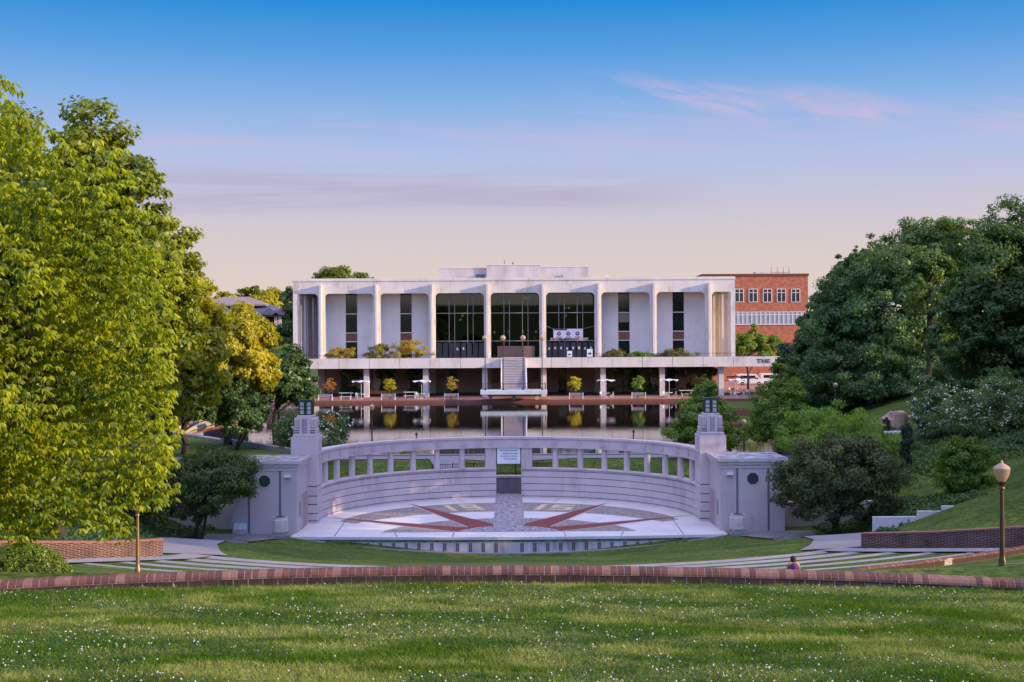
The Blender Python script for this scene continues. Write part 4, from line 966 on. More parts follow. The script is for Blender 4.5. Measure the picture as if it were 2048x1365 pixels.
def place(kind, make, lab, x, y, z, rz=0):
    if kind not in protos: protos[kind] = o = make()
    else: o = copy_tree(protos[kind])
    o['label'] = lab; o.location = (x, y, z); o.rotation_euler = (0, 0, rz); return o
ZPL = .405
for px, lab in ((650, 'leftmost grey bench by the pond, before the orange-leaved sapling'), (776, 'grey bench by the pond, before the first yellow-green sapling from the left'), (902, 'grey bench by the pond, before the sapling left of the platform'), (1152, 'grey bench by the pond, before the bright yellow sapling'), (1277, 'grey bench by the pond, rightmost one, before the green sapling')):
    x, y, z = P(px, 790, 200.6); place('bench', make_bench, lab, x, 200.7, ZPL)
    tag(B().add([(x + 2.6 * math.cos(a) * (1.6), 202.2 + .95 * math.sin(a), ZPL + .12 * (0 if abs(1) else 1)) for a in np.linspace(0, 2 * PI, 20, endpoint=False)], [tuple(range(20))]).build('grass_bed', GRASS), 'oval strip of grass under the bench at the ' + {650: 'orange-leaved', 776: 'second', 902: 'left golden', 1152: 'bright yellow', 1277: 'fresh green'}[px] + ' sapling', 'grass bed', 'oval grass beds along the pond')
um = [(722, 206.5, 'parasol farthest left on the plaza'), (843, 206.5, 'parasol second from the left'), (1212, 205.5, 'parasol beside the yellow sapling'), (1338, 205.5, 'parasol nearest the green pine'),
      (1474, 204, 'low front parasol past the library end'), (1470, 222, 'rear left parasol past the library end'), (1499, 214, 'right parasol past the library end')]
for i, (px, D, lab) in enumerate(um):
    x = P(px, 780, D)[0]; place('umb', make_umbrella, lab, x, D, ZPL, .3 * i)['label'] = 'white ' + lab
    place('table', make_table, 'round pale cafe table under the ' + lab, x, D + .001, ZPL)
    for k, a in enumerate((.3, 2.4, 4.2)):
        place('chair', make_chair, ('right', 'back left', 'front left')[k] + ' white chair under the ' + lab, x + math.cos(a) * .95, D + math.sin(a) * .95, ZPL, a - PI / 2)
def picnic(px, D, lab):
    x = P(px, 780, D)[0]; t = thing('picnic_table', lab, 'picnic table', (x, D, ZPL))
    B().box(x - 1.1, x + 1.1, D - .4, D + .4, ZPL + .95, ZPL + 1.02).build('table_top', WHITE, t)
    B().box(x - 1.0, x + 1.0, D - .95, D - .65, ZPL + .42, ZPL + .48).build('seat', WHITE, t)
    for dx in (-.75, .75): B().box(x + dx - .05, x + dx + .05, D - .9, D + .3, ZPL, ZPL + .42).build('leg', WHITE, t); B().box(x + dx - .05, x + dx + .05, D - .05, D + .05, ZPL + .42, ZPL + .95).build('post', WHITE, t)
picnic(692, 205, 'white high table behind the leftmost pond bench'); picnic(1372, 208, 'white high table right of the rightmost plaza parasol before the pine'); picnic(820, 207, 'white high table left of the paired columns')
t = thing('curved_bench', 'curved orange timber bench sunlit under the terrace', 'bench', (P(770, 785, 216)[0], 216, ZPL))
cx0 = t.location.x
b = B()
for i in range(16):
    a0, a1 = R(200 + i * 8.75), R(200 + (i + 1) * 8.75)
    for r0, r1, z0, z1 in ((2.6, 3.2, .42, .5), (3.1, 3.2, .5, .95)):
        b.add([(cx0 + r * math.cos(a), 216 + .5 * r * math.sin(a), ZPL + z) for z in (z0, z1) for (r, a) in ((r0, a0), (r1, a0), (r1, a1), (r0, a1))], [(0, 3, 2, 1), (4, 5, 6, 7), (0, 1, 5, 4), (1, 2, 6, 5), (2, 3, 7, 6), (3, 0, 4, 7)])
b.build('slats', mat('orange_wood', (.42, .17, .05), .6, .15), t)
b = B()
for i in (0, 5, 10, 15):
    a = R(204 + i * 8.75); b.tube((cx0 + 2.9 * math.cos(a), 216 + 1.45 * math.sin(a), ZPL), (cx0 + 2.9 * math.cos(a), 216 + 1.45 * math.sin(a), ZPL + .42), .06, n=6)
b.build('supports', BLACK, t)

# ------------------------------------------------------------------ other buildings
bb = thing('brick_building', 'flat-roofed red brick building rising behind the right end of the library', 'building', (54, 290, 0))
s290 = 290 / F
x0, _, zt = P(1407, 548.5, 290); x1 = P(1617, 548.5, 290)[0]
B().box(x0, x1, 290, 325, 0, zt - .5).build('walls', BRFAR, bb); B().box(x0 - .2, x1 + .2, 289.8, 325.2, zt - .5, zt).build('parapet', mat('parapet_dark', (.16, .05, .04), .8), bb)
for px in (1479, 1507, 1535.5, 1563.5, 1592):
    x, _, z0 = P(px, 605, 290); z1 = P(px, 578, 290)[2]; hw = 1.0
    f_ = B(); f_.box(x - hw, x + hw, 289.85, 289.95, z0, z0 + .12); f_.box(x - hw, x + hw, 289.85, 289.95, z1 - .12, z1); f_.box(x - hw, x + hw, 289.86, 289.96, z1 - .9, z1 - .8)
    for dx in (-hw, hw - .12, -.05): f_.box(x + dx, x + dx + .12, 289.84, 289.94, z0 + .12, z1 - .12)
    wn = f_.build('window', WHITE, bb); B().box(x - hw, x + hw, 289.95, 289.99, z0, z1).build('pane', DGLASS, wn)
zb0, zb1 = P(1520, 650, 290)[2], P(1520, 624, 290)[2]; xa = P(1466, 600, 290)[0]
f_ = B(); n_ = 17
f_.box(xa, x1 - .5, 289.8, 289.9, zb0, zb0 + .15); f_.box(xa, x1 - .5, 289.8, 289.9, zb1 - .12, zb1); f_.box(xa, x1 - .5, 289.81, 289.91, zb1 - .75, zb1 - .62)
for i in range(n_): xx = xa + (x1 - .6 - xa) * i / (n_ - 1); f_.box(xx, xx + .1, 289.79, 289.89, zb0 + .15, zb1 - .12)
wn = f_.build('ribbon_window', WHITE, bb); B().box(xa, x1 - .5, 289.9, 289.97, zb0, zb1).build('pane', mat('blinds_pale', (.36, .38, .42), .6, .12, .9), wn)
x, _, z = P(1523, 549, 296)
B().box(x - 1.6, x + 1.6, 294, 297, zt, zt + .65).build('roof_unit', CONC, bb)
an = thing('antenna', 'rack of thin roof antennas on the red brick building', 'antenna', (P(1562, 548, 300)[0], 300, zt))
b = B(); xa2 = an.location.x
for dx in (-2.1, -.7, .7, 2.0): b.tube((xa2 + dx, 300, zt), (xa2 + dx, 300, zt + 2.1), .06, n=5); b.tube((xa2 + dx, 300, zt + .8), (xa2 + dx, 300, zt + 1.3), .12, n=6)
b.tube((xa2 - 2.1, 300, zt + .8), (xa2 + 2.1, 300, zt + .8), .05, n=4); b.tube((xa2 - 2.1, 300, zt + .3), (xa2 + 2.1, 300, zt + .3), .05, n=4); b.build('masts', mat('mast', (.25, .22, .24), .5), an)

hb = thing('pavilion', 'low building with dark two-tier hipped roof between the left trees and the library', 'building', (-58, 300, 0))
def hip(b, xa, xb, ya, yb, z0, z1, inset):
    V = [(xa, ya, z0), (xb, ya, z0), (xb, yb, z0), (xa, yb, z0), (xa + inset, (ya + yb) / 2, z1), (xb - inset, (ya + yb) / 2, z1)]
    b.add(V, [(0, 1, 5, 4), (1, 2, 5), (2, 3, 4, 5), (3, 0, 4), (3, 2, 1, 0)])
    b.box(xa, xb, ya, yb, z0 - .35, z0 - .001)
xl, xr = P(400, 600, 300)[0], P(588, 600, 300)[0]
zz0, zz1 = P(500, 631, 300)[2], P(500, 611, 300)[2]
b = B(); hip(b, xl, xr, 298, 318, zz0, zz1 + .4, 7); b.build('lower_roof', mat('slate_roof', (.10, .10, .15), .6, .2, .8), hb)
b = B(); hip(b, P(400, 600, 306)[0], P(536, 600, 306)[0], 304, 314, P(500, 610, 306)[2], P(500, 593, 306)[2], 5); b.build('upper_roof', mat('ribbed_roof', (.26, .20, .19), .6, .25, 2.2, streak=.05), hb)
for px in (540, 566):
    x, _, z = P(px, 622, 298); b = B(); b.add([(x - 2.2, 297.6, zz0), (x + 2.2, 297.6, zz0), (x, 297.6, zz0 + 1.7), (x, 304, zz0 + 1.7)], [(0, 1, 2), (0, 2, 3), (1, 3, 2)]); b.build('gable', MATS['slate_roof'], hb)
b = B()
for px in (505, 528, 552, 560, 578): x = P(px, 640, 299)[0]; b.box(x - .35, x + .35, 299, 299.7, 3, zz0 - .3)
b.build('posts', CONC, hb)
B().box(xl, xr - 2, 303, 316, 0, zz0 - .3).build('walls', mat('dark_wall', (.05, .045, .05), .8), hb)

# vans parked beyond the plaza, right
for (px, D, lab, c_) in ((1500, 262, 'white van parked beyond the plaza, left of the pair glimpsed under the terrace', (.7, .7, .74)), (1545, 266, 'white van parked beyond the plaza, mostly behind the small tree on the right', (.66, .66, .7))):
    x = P(px, 750, D)[0]; t = thing('parked_van', lab, 'van', (x, D, .4))
    b = B(); b.xprism([(x - 2.6, .75), (x + 2.6, .75), (x + 2.6, 1.5), (x + 1.7, 1.75), (x + 1.1, 2.6), (x - 2.5, 2.7), (x - 2.6, 2.4)], D - .95, D + .95); b.build('body', mat('van_white', (.7, .7, .74), .3, .03, spec=.5), t, bevel=.06)
    B().box(x - 2.0, x + .9, D - .97, D - .95, 1.75, 2.35).build('window', DGLASS, t)
    for dx in (-1.7, 1.6): wq = B().tube((x + dx, D - .98, .75), (x + dx, D - .75, .75), .36, n=16).build('wheel', BLACK, t); B().tube((x + dx, D - 1.0, .75), (x + dx, D - .97, .75), .18, n=12).build('rim', MULL, wq)

# ------------------------------------------------------------------ rocks on the right slope
rr = np.random.default_rng(11)
def rock(x, y, z, sx, sy, sz, lab, mt):
    n1, n2 = 7, 10; V = []; 
    ph = rr.random(6) * 6
    for i in range(n1 + 1):
        th = PI * i / n1
        for j in range(n2):
            a = 2 * PI * j / n2; d = np.array([math.sin(th) * math.cos(a), math.sin(th) * math.sin(a), math.cos(th)])
            q = 1 + .22 * math.sin(3 * d[0] + ph[0]) * math.sin(2.6 * d[1] + ph[1]) + .12 * math.sin(5 * d[2] + ph[2] + 3 * d[0]); d = np.sign(d) * np.abs(d) ** .75
            V.append((x + d[0] * sx * q, y + d[1] * sy * q, z + d[2] * sz * q))
    Fc = [(i * n2 + j, i * n2 + (j + 1) % n2, (i + 1) * n2 + (j + 1) % n2, (i + 1) * n2 + j) for i in range(n1) for j in range(n2)]
    o = B().add(V, Fc).build('boulder', mt, world=(x, y, z)); tag(o, lab, 'boulder', 'tan boulders on the right slope'); return o
RK = mat('boulder_tan', (.40, .27, .20), .9, .25, 1.2, bump=.6, bscale=3)
for px, py, sx, sz, lab in ((1792, 858, 38, 34, 'largest tan boulder between the two narrow conifers'), (1764, 862, 26, 16, 'flat tan boulder left of the narrow conifers, lowest of the row'), (1772, 850, 20, 14, 'small tan boulder just above the flat one'), (1784, 841, 20, 12, 'small tan boulder perched above the largest one'), (1800, 834, 18, 11, 'topmost small tan boulder at the upper end of the row')):
    x, y, z = groundhit(px, py, 95, 190); k_ = y / F; rock(x, y, z + sz * k_ * .35, sx * k_ * .62, sx * k_ * .5, sz * k_ * .62, lab, RK)
x, y, z = groundhit(1792, 878, 95, 190)
tr = thing('stone_bench', 'pale stone bench slab below the largest boulder, between the narrow conifers', 'bench', (x, y, z))
B().box(x - .9, x + .9, y - .3, y + .3, z + .38, z + .58).build('slab', WHITE, tr, bevel=.02)
for dx in (-.65, .65): B().box(x + dx - .1, x + dx + .1, y - .22, y + .22, z - .1, z + .38).build('support', MATS['grey_wall'], tr)

# floating things on the pond
for px, py, lab in ((832, 868, 'small dark fountain nozzle standing in the pond on the left'), (1266, 865, 'small dark fountain nozzle standing in the pond on the right')):
    D = F * 9 / (py + 8 - 688); x = (px - 1016) * D / F
    t = thing('fountain_nozzle', lab, 'fountain nozzle', (x, D, 0), 'fountain nozzles in the pond')
    B().lathe([(.05, -.4), (.05, .25), (.12, .3), (.09, .5), (.03, .55)], (x, D, 0), 8).build('nozzle', BLACK, t); B().lathe([(.16, -.03), (.16, .02)], (x, D, 0), 12).build('collar', BLACK, t)

# ------------------------------------------------------------------ TREES
NR = np.random.default_rng(42)
def leaves(ells, n, size, clump=.16, aspect=.5, up=.35, seed=0, shell=.55, droop=0, nclump=None, jitter=.10):
    rg = np.random.default_rng(seed); E_ = np.array(ells, float)
    wgt = (E_[:, 3] * E_[:, 5] + E_[:, 3] * E_[:, 4]); wgt /= wgt.sum()
    K = nclump or int(60 * len(ells))
    ei = rg.choice(len(E_), K, p=wgt); d = rg.normal(size=(K, 3)); d /= np.linalg.norm(d, axis=1)[:, None]
    d[:, 2] = np.where(d[:, 2] < -.75, -d[:, 2], d[:, 2])
    rad = shell + (1 - shell) * rg.random(K) ** .6; rad *= 1 + jitter * rg.normal(size=K)
    cc = E_[ei, :3] + d * rad[:, None] * E_[ei, 3:]
    cr = clump * E_[ei, 3:].mean(axis=1) * (.7 + .7 * rg.random(K))
    ci = rg.choice(K, n, p=cr ** 2 / (cr ** 2).sum())
    dd = rg.normal(size=(n, 3)); dd /= np.linalg.norm(dd, axis=1)[:, None]; rr_ = rg.random(n) ** .45
    pos = cc[ci] + dd * (rr_ * cr[ci])[:, None] * np.array([1.15, 1.15, .75])
    out_ = d[ci] * .5 + dd * .8; nr = out_ + np.array([0, 0, up]) + rg.normal(size=(n, 3)) * .55; nr /= np.linalg.norm(nr, axis=1)[:, None]
    tdir = np.cross(nr, rg.normal(size=(n, 3))); 
    if droop: tdir = tdir / np.linalg.norm(tdir, axis=1)[:, None] + np.array([0, 0, -droop])
    tdir -= nr * (tdir * nr).sum(1)[:, None] * (0 if droop else 1); tdir /= np.linalg.norm(tdir, axis=1)[:, None] + 1e-9
    bd = np.cross(nr, tdir); bd /= np.linalg.norm(bd, axis=1)[:, None] + 1e-9
    ln = size * (.65 + .7 * rg.random(n))[:, None]
    V = np.stack([pos - tdir * ln * .5, pos + bd * ln * aspect * .5 + tdir * ln * .05, pos + tdir * ln * .5, pos - bd * ln * aspect * .5 + tdir * ln * .05], 1).reshape(-1, 3)
    return V, np.arange(4 * n).reshape(n, 4), cc
def limbs(b, base, top, r, cc, nl, rg, n=7):
    base = Vector(base); top = Vector(top); prev = base; pr = r; pts = [base]
    k = 5
    for i in range(1, k + 1):
        t = i / k; p = base.lerp(top, t) + Vector((rg.normal() * r * .5, rg.normal() * r * .5, 0)); q = r * (1 - .6 * t); b.tube(prev, p, pr, q, n, cap=False); prev = p; pr = q; pts.append(p)
    for j in rg.choice(len(cc), min(nl, len(cc)), replace=False):
        e = Vector(cc[j]); s0 = pts[2 + int(rg.integers(0, 4)) if len(pts) > 5 else 2]; mid = s0.lerp(e, .5) + Vector((0, 0, (e - s0).length * .08)); q = r * .35
        b.tube(s0, mid, q, q * .6, 5, cap=False); b.tube(mid, e, q * .6, q * .15, 5, cap=False)
def tree(name, label, cat, base, ells, n, size, mt, trunk_r=.3, group=None, seed=None, nl=12, stems=1, **kw):
    seed = seed if seed is not None else int(NR.integers(1e6)); rg = np.random.default_rng(seed + 1)
    t = thing(name, label, cat, base, group)
    V, Fc, cc = leaves(ells, n, size, seed=seed, **kw)
    if n > 18000 and cat == 'tree' and size > .25:
        e2 = [(a, b_, c_, x_ * .8, y_ * .8, z_ * .8) for a, b_, c_, x_, y_, z_ in ells]
        V2, F2, _ = leaves(e2, n // 4, size * 1.9, seed=seed + 5, shell=.15, clump=.25, nclump=100); V = np.concatenate([V, V2]); Fc = np.arange(len(V)).reshape(-1, 4)
    V = V - np.array(base)
    mesh_np('crown' if cat in ('tree',) else 'foliage', V, Fc, mt, t)
    E_ = np.array(ells); k = E_[:, 3:].prod(1).argmax(); top = E_[k, :3] + np.array([0, 0, .25 * E_[k, 5]])
    b = B()
    for s_ in range(stems):
        o = np.array([rg.normal() * trunk_r * 2, rg.normal() * trunk_r * 2, 0]) if stems > 1 else 0
        o2 = np.array([rg.normal() * E_[k, 3] * .4, rg.normal() * E_[k, 4] * .4, 0]) if stems > 1 else 0
        limbs(b, tuple(np.array(base) + o + [0, 0, -.3]), tuple(top + o2), trunk_r, cc, nl, rg)
    b.build('trunk' if cat == 'tree' else 'stems', BARK, t, smooth=True)
    return t
def box2ell(x0, y0, x1, y1, D, dep=None):
    a = P((x0 + x1) / 2, (y0 + y1) / 2, D); rx = (x1 - x0) / 2 * D / F; rz = (y1 - y0) / 2 * D / F
    return (a[0], D, a[2], rx, dep or rx, rz)
def ptree(name, label, cat, boxes, D, n, size, mt, basepx=None, **kw):
    """boxes: photo extents of the crown's lobes; each with its own distance"""
    ells = [box2ell(*bx_[:4], bx_[4] if len(bx_) > 4 else D, bx_[5] if len(bx_) > 5 else None) for bx_ in boxes]
    bx_ = basepx if basepx is not None else (boxes[0][0] + boxes[0][2]) / 2
    x = (bx_ - 1016) * D / F; z = tz(x, D)
    return tree(name, label, cat, (x, D, z), ells, n, size, mt, **kw)

YG = leafmat('leaf_yellow_green', (.07, .14, .008), (.52, .56, .020), .40, .6, 7, .12)
MG = leafmat('leaf_mid_green', (.08, .13, .010), (.24, .27, .020), .38, .3, 5)
OG = leafmat('leaf_olive_gold', (.25, .27, .012), (.58, .49, .02), .42, .3, 4)
DG = leafmat('leaf_dark_green', (.024, .070, .016), (.105, .19, .035), .3, .25, 4)
DB = leafmat('leaf_blue_green', (.030, .085, .026), (.135, .235, .06), .3, .25, 4)
PU = leafmat('leaf_bronze_dark', (.032, .060, .014), (.12, .135, .045), .25, .8, 8)
PG = leafmat('leaf_plaza_green', (.06, .13, .012), (.23, .36, .035), .3, .8, 8)
FG = leafmat('leaf_feathery', (.10, .20, .015), (.26, .42, .05), .35, .8, 8)
GOLDL = leafmat('leaf_gold', (.30, .24, .02), (.50, .36, .03), .4, .6, 5)
ORG = leafmat('leaf_orange', (.40, .16, .03), (.50, .30, .06), .4, .6, 5)
YEL = leafmat('leaf_bright_yellow', (.40, .38, .02), (.62, .56, .03), .45, .6, 5)

# near left tree with large hanging leaflets
def big_left():
    rg = np.random.default_rng(77)
    cx, cy, cz, rx, ry, rz = -12.2, 24.0, 9.1, 5.35, 5.2, 3.95
    base = (-13.5, 24.5, tz(-13.5, 24.5))
    t = thing('hickory_tree', 'big near tree on the left with large drooping yellow-green leaves', 'tree', base)
    K = 15000; d = rg.normal(size=(K * 3, 3)); d /= np.linalg.norm(d, axis=1)[:, None]
    d = d[(d[:, 0] > -.35) & (d[:, 1] < .55)][:K]; K = len(d)
    f = 1 + .10 * np.sin(5 * d[:, 0] + 3 * d[:, 2]) * np.sin(7 * d[:, 2] + 2) + .07 * np.sin(13 * d[:, 1] + 11 * d[:, 2])
    rad = (.62 + .38 * rg.random(K) ** .5) * f
    cc = np.array([cx, cy, cz]) + d * rad[:, None] * np.array([rx, ry, rz])
    # ragged lower fringe and leader shoots
    extra = []
    for (px, py, D, sx, sz, m_) in ((60, 1040, 22.5, .35, .25, 60), (200, 1045, 22.5, .28, .25, 60), (290, 950, 23, .3, .35, 70), (100, 1020, 22, .6, .25, 80), (15, 240, 22, .12, .5, 40), (45, 280, 22, .3, .3, 50), (300, 640, 23, .3, .8, 90), (140, 355, 22, .6, .45, 110), (240, 560, 22.6, .5, .9, 140), (190, 450, 22.4, .5, .7, 120), (310, 900, 23, .15, .4, 40), (200, 880, 23, .9, .7, 170), (130, 960, 22.6, .8, .45, 150), (60, 900, 22, .6, .6, 110), (290, 800, 23, .35, .5, 80)):
        p = np.array(P(px, py, D)); extra.append(p + np.clip(rg.normal(size=(m_ * 2, 3)), -1.3, 1.3) * np.array([sx, .5, sz]))
    cc = np.concatenate([cc] + extra); d = np.concatenate([d, rg.normal(size=(sum(map(len, extra)), 3)) * .3 + [.4, -.5, 0]])
    k = cc[:, 2] > 5.85 + .25 * np.sin(cc[:, 0] * 4); cc = cc[k]; d = d[k]
    M_ = len(cc); nleaf = 6
    # each cluster: a whorl of leaflets hanging outward
    az = rg.random((M_, 1)) * 6.28 + np.arange(nleaf)[None, :] * 6.28 / nleaf + rg.normal(size=(M_, nleaf)) * .25
    dr = .75 + rg.random((M_, nleaf)) * .8
    tdir = np.stack([np.cos(az), np.sin(az), -dr], -1) + d[:, None, :] * .35; tdir /= np.linalg.norm(tdir, axis=-1, keepdims=True)
    side = np.cross(tdir, np.array([0, 0, 1.0]) + rg.normal(size=(M_, nleaf, 3)) * .5); side /= np.linalg.norm(side, axis=-1, keepdims=True)
    ln = (.105 + .06 * rg.random((M_, nleaf, 1))); wd = ln * .36
    p0 = np.repeat(cc[:, None, :], nleaf, 1) + tdir * .015
    fold = np.cross(side, tdir) * .02
    a = p0; m1 = p0 + tdir * ln * .45 + side * wd * .5 + fold; e = p0 + tdir * ln; m2 = p0 + tdir * ln * .45 - side * wd * .5 + fold; q = p0 + tdir * ln * .5
    V = np.stack([a, m1, e, m2], 2).reshape(-1, 3) - np.array(base); n = M_ * nleaf
    mesh_np('crown', V, np.arange(4 * n).reshape(n, 4), YG, t)
    # coarser foliage filling the inside and the far side
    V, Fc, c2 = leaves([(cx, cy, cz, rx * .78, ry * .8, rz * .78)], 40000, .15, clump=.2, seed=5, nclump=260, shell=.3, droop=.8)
    mesh_np('inner_leaves', V - np.array(base), Fc, leafmat('leaf_inner_shaded', (.03, .06, .008), (.08, .12, .015), .25, .5, 9), t)  # inner leaf colour darkened so the gaps in the crown look shaded
    b = B(); limbs(b, (base[0], base[1], base[2] - .3), (-12.5, 24.2, 11.5), .32, cc, 16, rg); b.build('trunk', BARK, t, smooth=True)
big_left()

# left belt behind it
ptree('oak_tree', 'tall dark oak towering behind the near left tree, reaching highest into the sky', 'tree', [(60, 235, 300, 640, 62), (190, 300, 345, 560, 60), (-120, 260, 140, 700, 64), (100, 250, 210, 420, 60), (200, 290, 280, 420, 61), (250, 420, 345, 520, 60)], 62, 52000, .30, MG, trunk_r=.45, basepx=120, clump=.22, nclump=330, aspect=.6)
ptree('oak_tree', 'oak with uneven crown right of the tallest dark oak on the left', 'tree', [(230, 440, 400, 760, 76), (120, 420, 330, 800, 80), (290, 470, 400, 600, 75)], 78, 40000, .32, leafmat('leaf_spring_green', (.12, .18, .010), (.34, .36, .018), .42, .3, 4), trunk_r=.4, basepx=260, clump=.2, nclump=260, aspect=.6)
ptree('oak_tree', 'rounded oak below the uneven one, edging the sky at the left of the library', 'tree', [(270, 540, 445, 850, 92), (200, 600, 380, 850, 92), (340, 560, 440, 700, 92)], 92, 34000, .36, leafmat('leaf_warm_green', (.22, .25, .010), (.52, .47, .02), .42, .3, 4), trunk_r=.4, basepx=330, clump=.2, nclump=220, aspect=.6)
ptree('elm_tree', 'sunlit golden-green tree spreading left of the library', 'tree', [(395, 625, 545, 800, 118), (430, 640, 530, 740, 116), (340, 690, 470, 820, 118), (385, 640, 475, 770, 110), (470, 690, 552, 790, 118)], 118, 36000, .38, OG, trunk_r=.4, basepx=455, clump=.22, nclump=220, aspect=.6)
ptree('elm_tree', 'darker green tree in front of the left end of the terrace', 'tree', [(500, 700, 620, 830, 140), (450, 730, 560, 838, 138), (550, 725, 636, 825, 140)], 140, 26000, .40, leafmat('leaf_shade_green', (.035, .08, .018), (.10, .17, .03), .35, .3, 4), trunk_r=.35, basepx=545, clump=.22, nclump=150, aspect=.6)
ptree('elm_tree', 'green tree between the golden tree and the terrace end', 'tree', [(520, 680, 590, 780, 150), (500, 700, 560, 780, 150)], 150, 10000, .42, MG, trunk_r=.3, clump=.24, nclump=70, aspect=.6)
ptree('holly_tree', 'dense low green tree under the golden tree at the pond wall', 'tree', [(300, 740, 430, 870, 108), (350, 720, 465, 845, 112), (250, 780, 350, 885, 106), (400, 750, 500, 835, 116)], 108, 34000, .30, leafmat('leaf_shade_green', (.035, .08, .018), (.10, .17, .03)), trunk_r=.3, clump=.2, nclump=140)
ptree('small_tree', 'small dark tree with two thin trunks on the lawn left of the tower', 'tree', [(430, 785, 530, 870, 112), (445, 800, 500, 880, 111), (480, 790, 545, 850, 113)], 112, 9000, .26, DG, basepx=474, trunk_r=.12, stems=2, clump=.26, nclump=90)
# viburnum behind left tower
WF = mat('blossom_white', (.70, .72, .62), .8)
def blossoms(parent, ells, n, size, seed, off):
    V, Fc, cc = leaves(ells, n, size, seed=seed, shell=.85, clump=.12, aspect=1, up=1.2, nclump=n // 5)
    mesh_np('blossoms', V - np.array(off), Fc, WF, parent)
def shrub(name, label, boxes, D, n, size, mt, nb=0, seed=1, cat='shrub', **kw):
    t = ptree(name, label, cat, boxes, D, n, size, mt, seed=seed, **kw)
    if nb: blossoms(t, [box2ell(*b_[:4], D) for b_ in boxes], nb, size * .7, seed + 9, t.location)
    return t
shrub('viburnum', 'flowering shrub with white blossom behind the left tower', [(545, 815, 640, 900), (620, 820, 700, 890), (560, 840, 690, 910)], 98.5, 9000, .20, leafmat('leaf_pale_green', (.06, .12, .03), (.16, .24, .07)), nb=700, trunk_r=.06, stems=3, clump=.26, nclump=90)
shrub('dark_bush', 'dark bushy tree in front of the left booth', [(335, 900, 510, 1030), (300, 920, 430, 1060), (420, 920, 515, 1000), (330, 960, 420, 1060)], 76.5, 30000, .17, leafmat('leaf_bush', (.045, .08, .018), (.12, .17, .035), .3, .8, 8), basepx=392, trunk_r=.09, stems=4, cat='tree', clump=.2, nclump=230)
shrub('dark_bush', 'dark bronze-green bushy tree in front of the right booth', [(1560, 880, 1790, 1020), (1535, 930, 1660, 1030), (1690, 940, 1810, 1050), (1580, 960, 1740, 1060), (1600, 875, 1740, 960)], 76, 42000, .17, PU, basepx=1665, trunk_r=.09, stems=4, cat='tree', clump=.18, nclump=300)
shrub('dark_bush', 'dark bushy tree left of the other one, under the hanging leaves', [(150, 930, 330, 1050), (200, 900, 320, 1000), (120, 980, 260, 1065)], 79, 20000, .18, leafmat('leaf_bush', (.045, .08, .018), (.12, .17, .035), .25, .8, 8), basepx=235, trunk_r=.09, stems=3, cat='tree', clump=.22, nclump=160)
# clipped round shrub
V, Fc, cc = leaves([(P(42, 1160, 30)[0], 30, 3.35, 1.12, 1.1, 1.06)], 46000, .06, clump=.08, shell=.97, seed=8, nclump=1100, jitter=.012)
t = thing('clipped_shrub', 'clipped dome-shaped green shrub behind the curb at the far left', 'shrub', (P(42, 1160, 30)[0], 30, 3.3))
mesh_np('foliage', V - np.array(t.location), Fc, leafmat('leaf_boxwood', (.07, .13, .008), (.22, .30, .015), .3, 2, 20), t)
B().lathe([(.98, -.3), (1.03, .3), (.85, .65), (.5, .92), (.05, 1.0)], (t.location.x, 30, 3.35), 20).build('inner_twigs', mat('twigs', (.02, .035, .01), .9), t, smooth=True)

# right belt
WO = dict(clump=.15, aspect=.45, jitter=.15)
ptree('willow_oak', 'huge dark willow oak rising at the right edge of the photo', 'tree', [(1890, 440, 2120, 780, 100), (1960, 405, 2200, 700, 102), (1850, 560, 2010, 760, 99), (1970, 400, 2060, 520, 101), (1900, 640, 2150, 800, 99)], 101, 62000, .30, DG, trunk_r=.5, basepx=2030, nclump=420, **WO)
ptree('willow_oak', 'broad blue-green willow oak in the middle of the right tree bank', 'tree', [(1660, 520, 1900, 780, 136), (1600, 580, 1760, 800, 136), (1700, 500, 1850, 640, 136), (1620, 680, 1880, 812, 135), (1640, 540, 1740, 700, 136)], 136, 62000, .33, DB, trunk_r=.5, basepx=1740, nclump=420, **WO)
ptree('willow_oak', 'willow oak forming the top of the right bank, rim lit yellow', 'tree', [(1690, 480, 1860, 630, 154), (1760, 448, 1960, 600, 155), (1840, 438, 1990, 560, 152), (1670, 530, 1760, 650, 154)], 154, 46000, .36, leafmat('leaf_willow', (.055, .12, .022), (.16, .24, .045), .35, .25, 4), trunk_r=.5, basepx=1800, nclump=330, **WO)
ptree('willow_oak', 'willow oak at the left shoulder of the right bank, over the brick building', 'tree', [(1604, 575, 1720, 710, 150), (1650, 515, 1730, 610, 152), (1582, 640, 1680, 780, 150), (1690, 490, 1750, 560, 151)], 150, 30000, .38, leafmat('leaf_shoulder', (.06, .12, .03), (.16, .24, .055), .3, .25, 4), trunk_r=.4, basepx=1640, nclump=200, **WO)
ptree('holm_oak', 'dark round tree at the foot of the right bank beside the terrace sign', 'tree', [(1548, 685, 1640, 790, 178), (1560, 700, 1620, 780, 176)], 178, 14000, .45, leafmat('leaf_darkest', (.02, .035, .022), (.05, .075, .04), .2), trunk_r=.35, nclump=110, clump=.22)
ptree('oak_tree', 'light green tree lit at its crown in the middle of the right bank', 'tree', [(1810, 505, 1910, 640, 112), (1830, 500, 1890, 560, 112)], 112, 9000, .28, leafmat('leaf_lighter', (.07, .14, .03), (.16, .25, .05), .35), trunk_r=.3, nclump=80, clump=.22)
ptree('understory_tree', 'dark undergrowth tree under the right bank behind the far lamp', 'tree', [(1590, 760, 1740, 832, 140), (1700, 745, 1840, 812, 136), (1560, 740, 1670, 838, 142)], 139, 26000, .35, DG, trunk_r=.2, nclump=140, clump=.22)
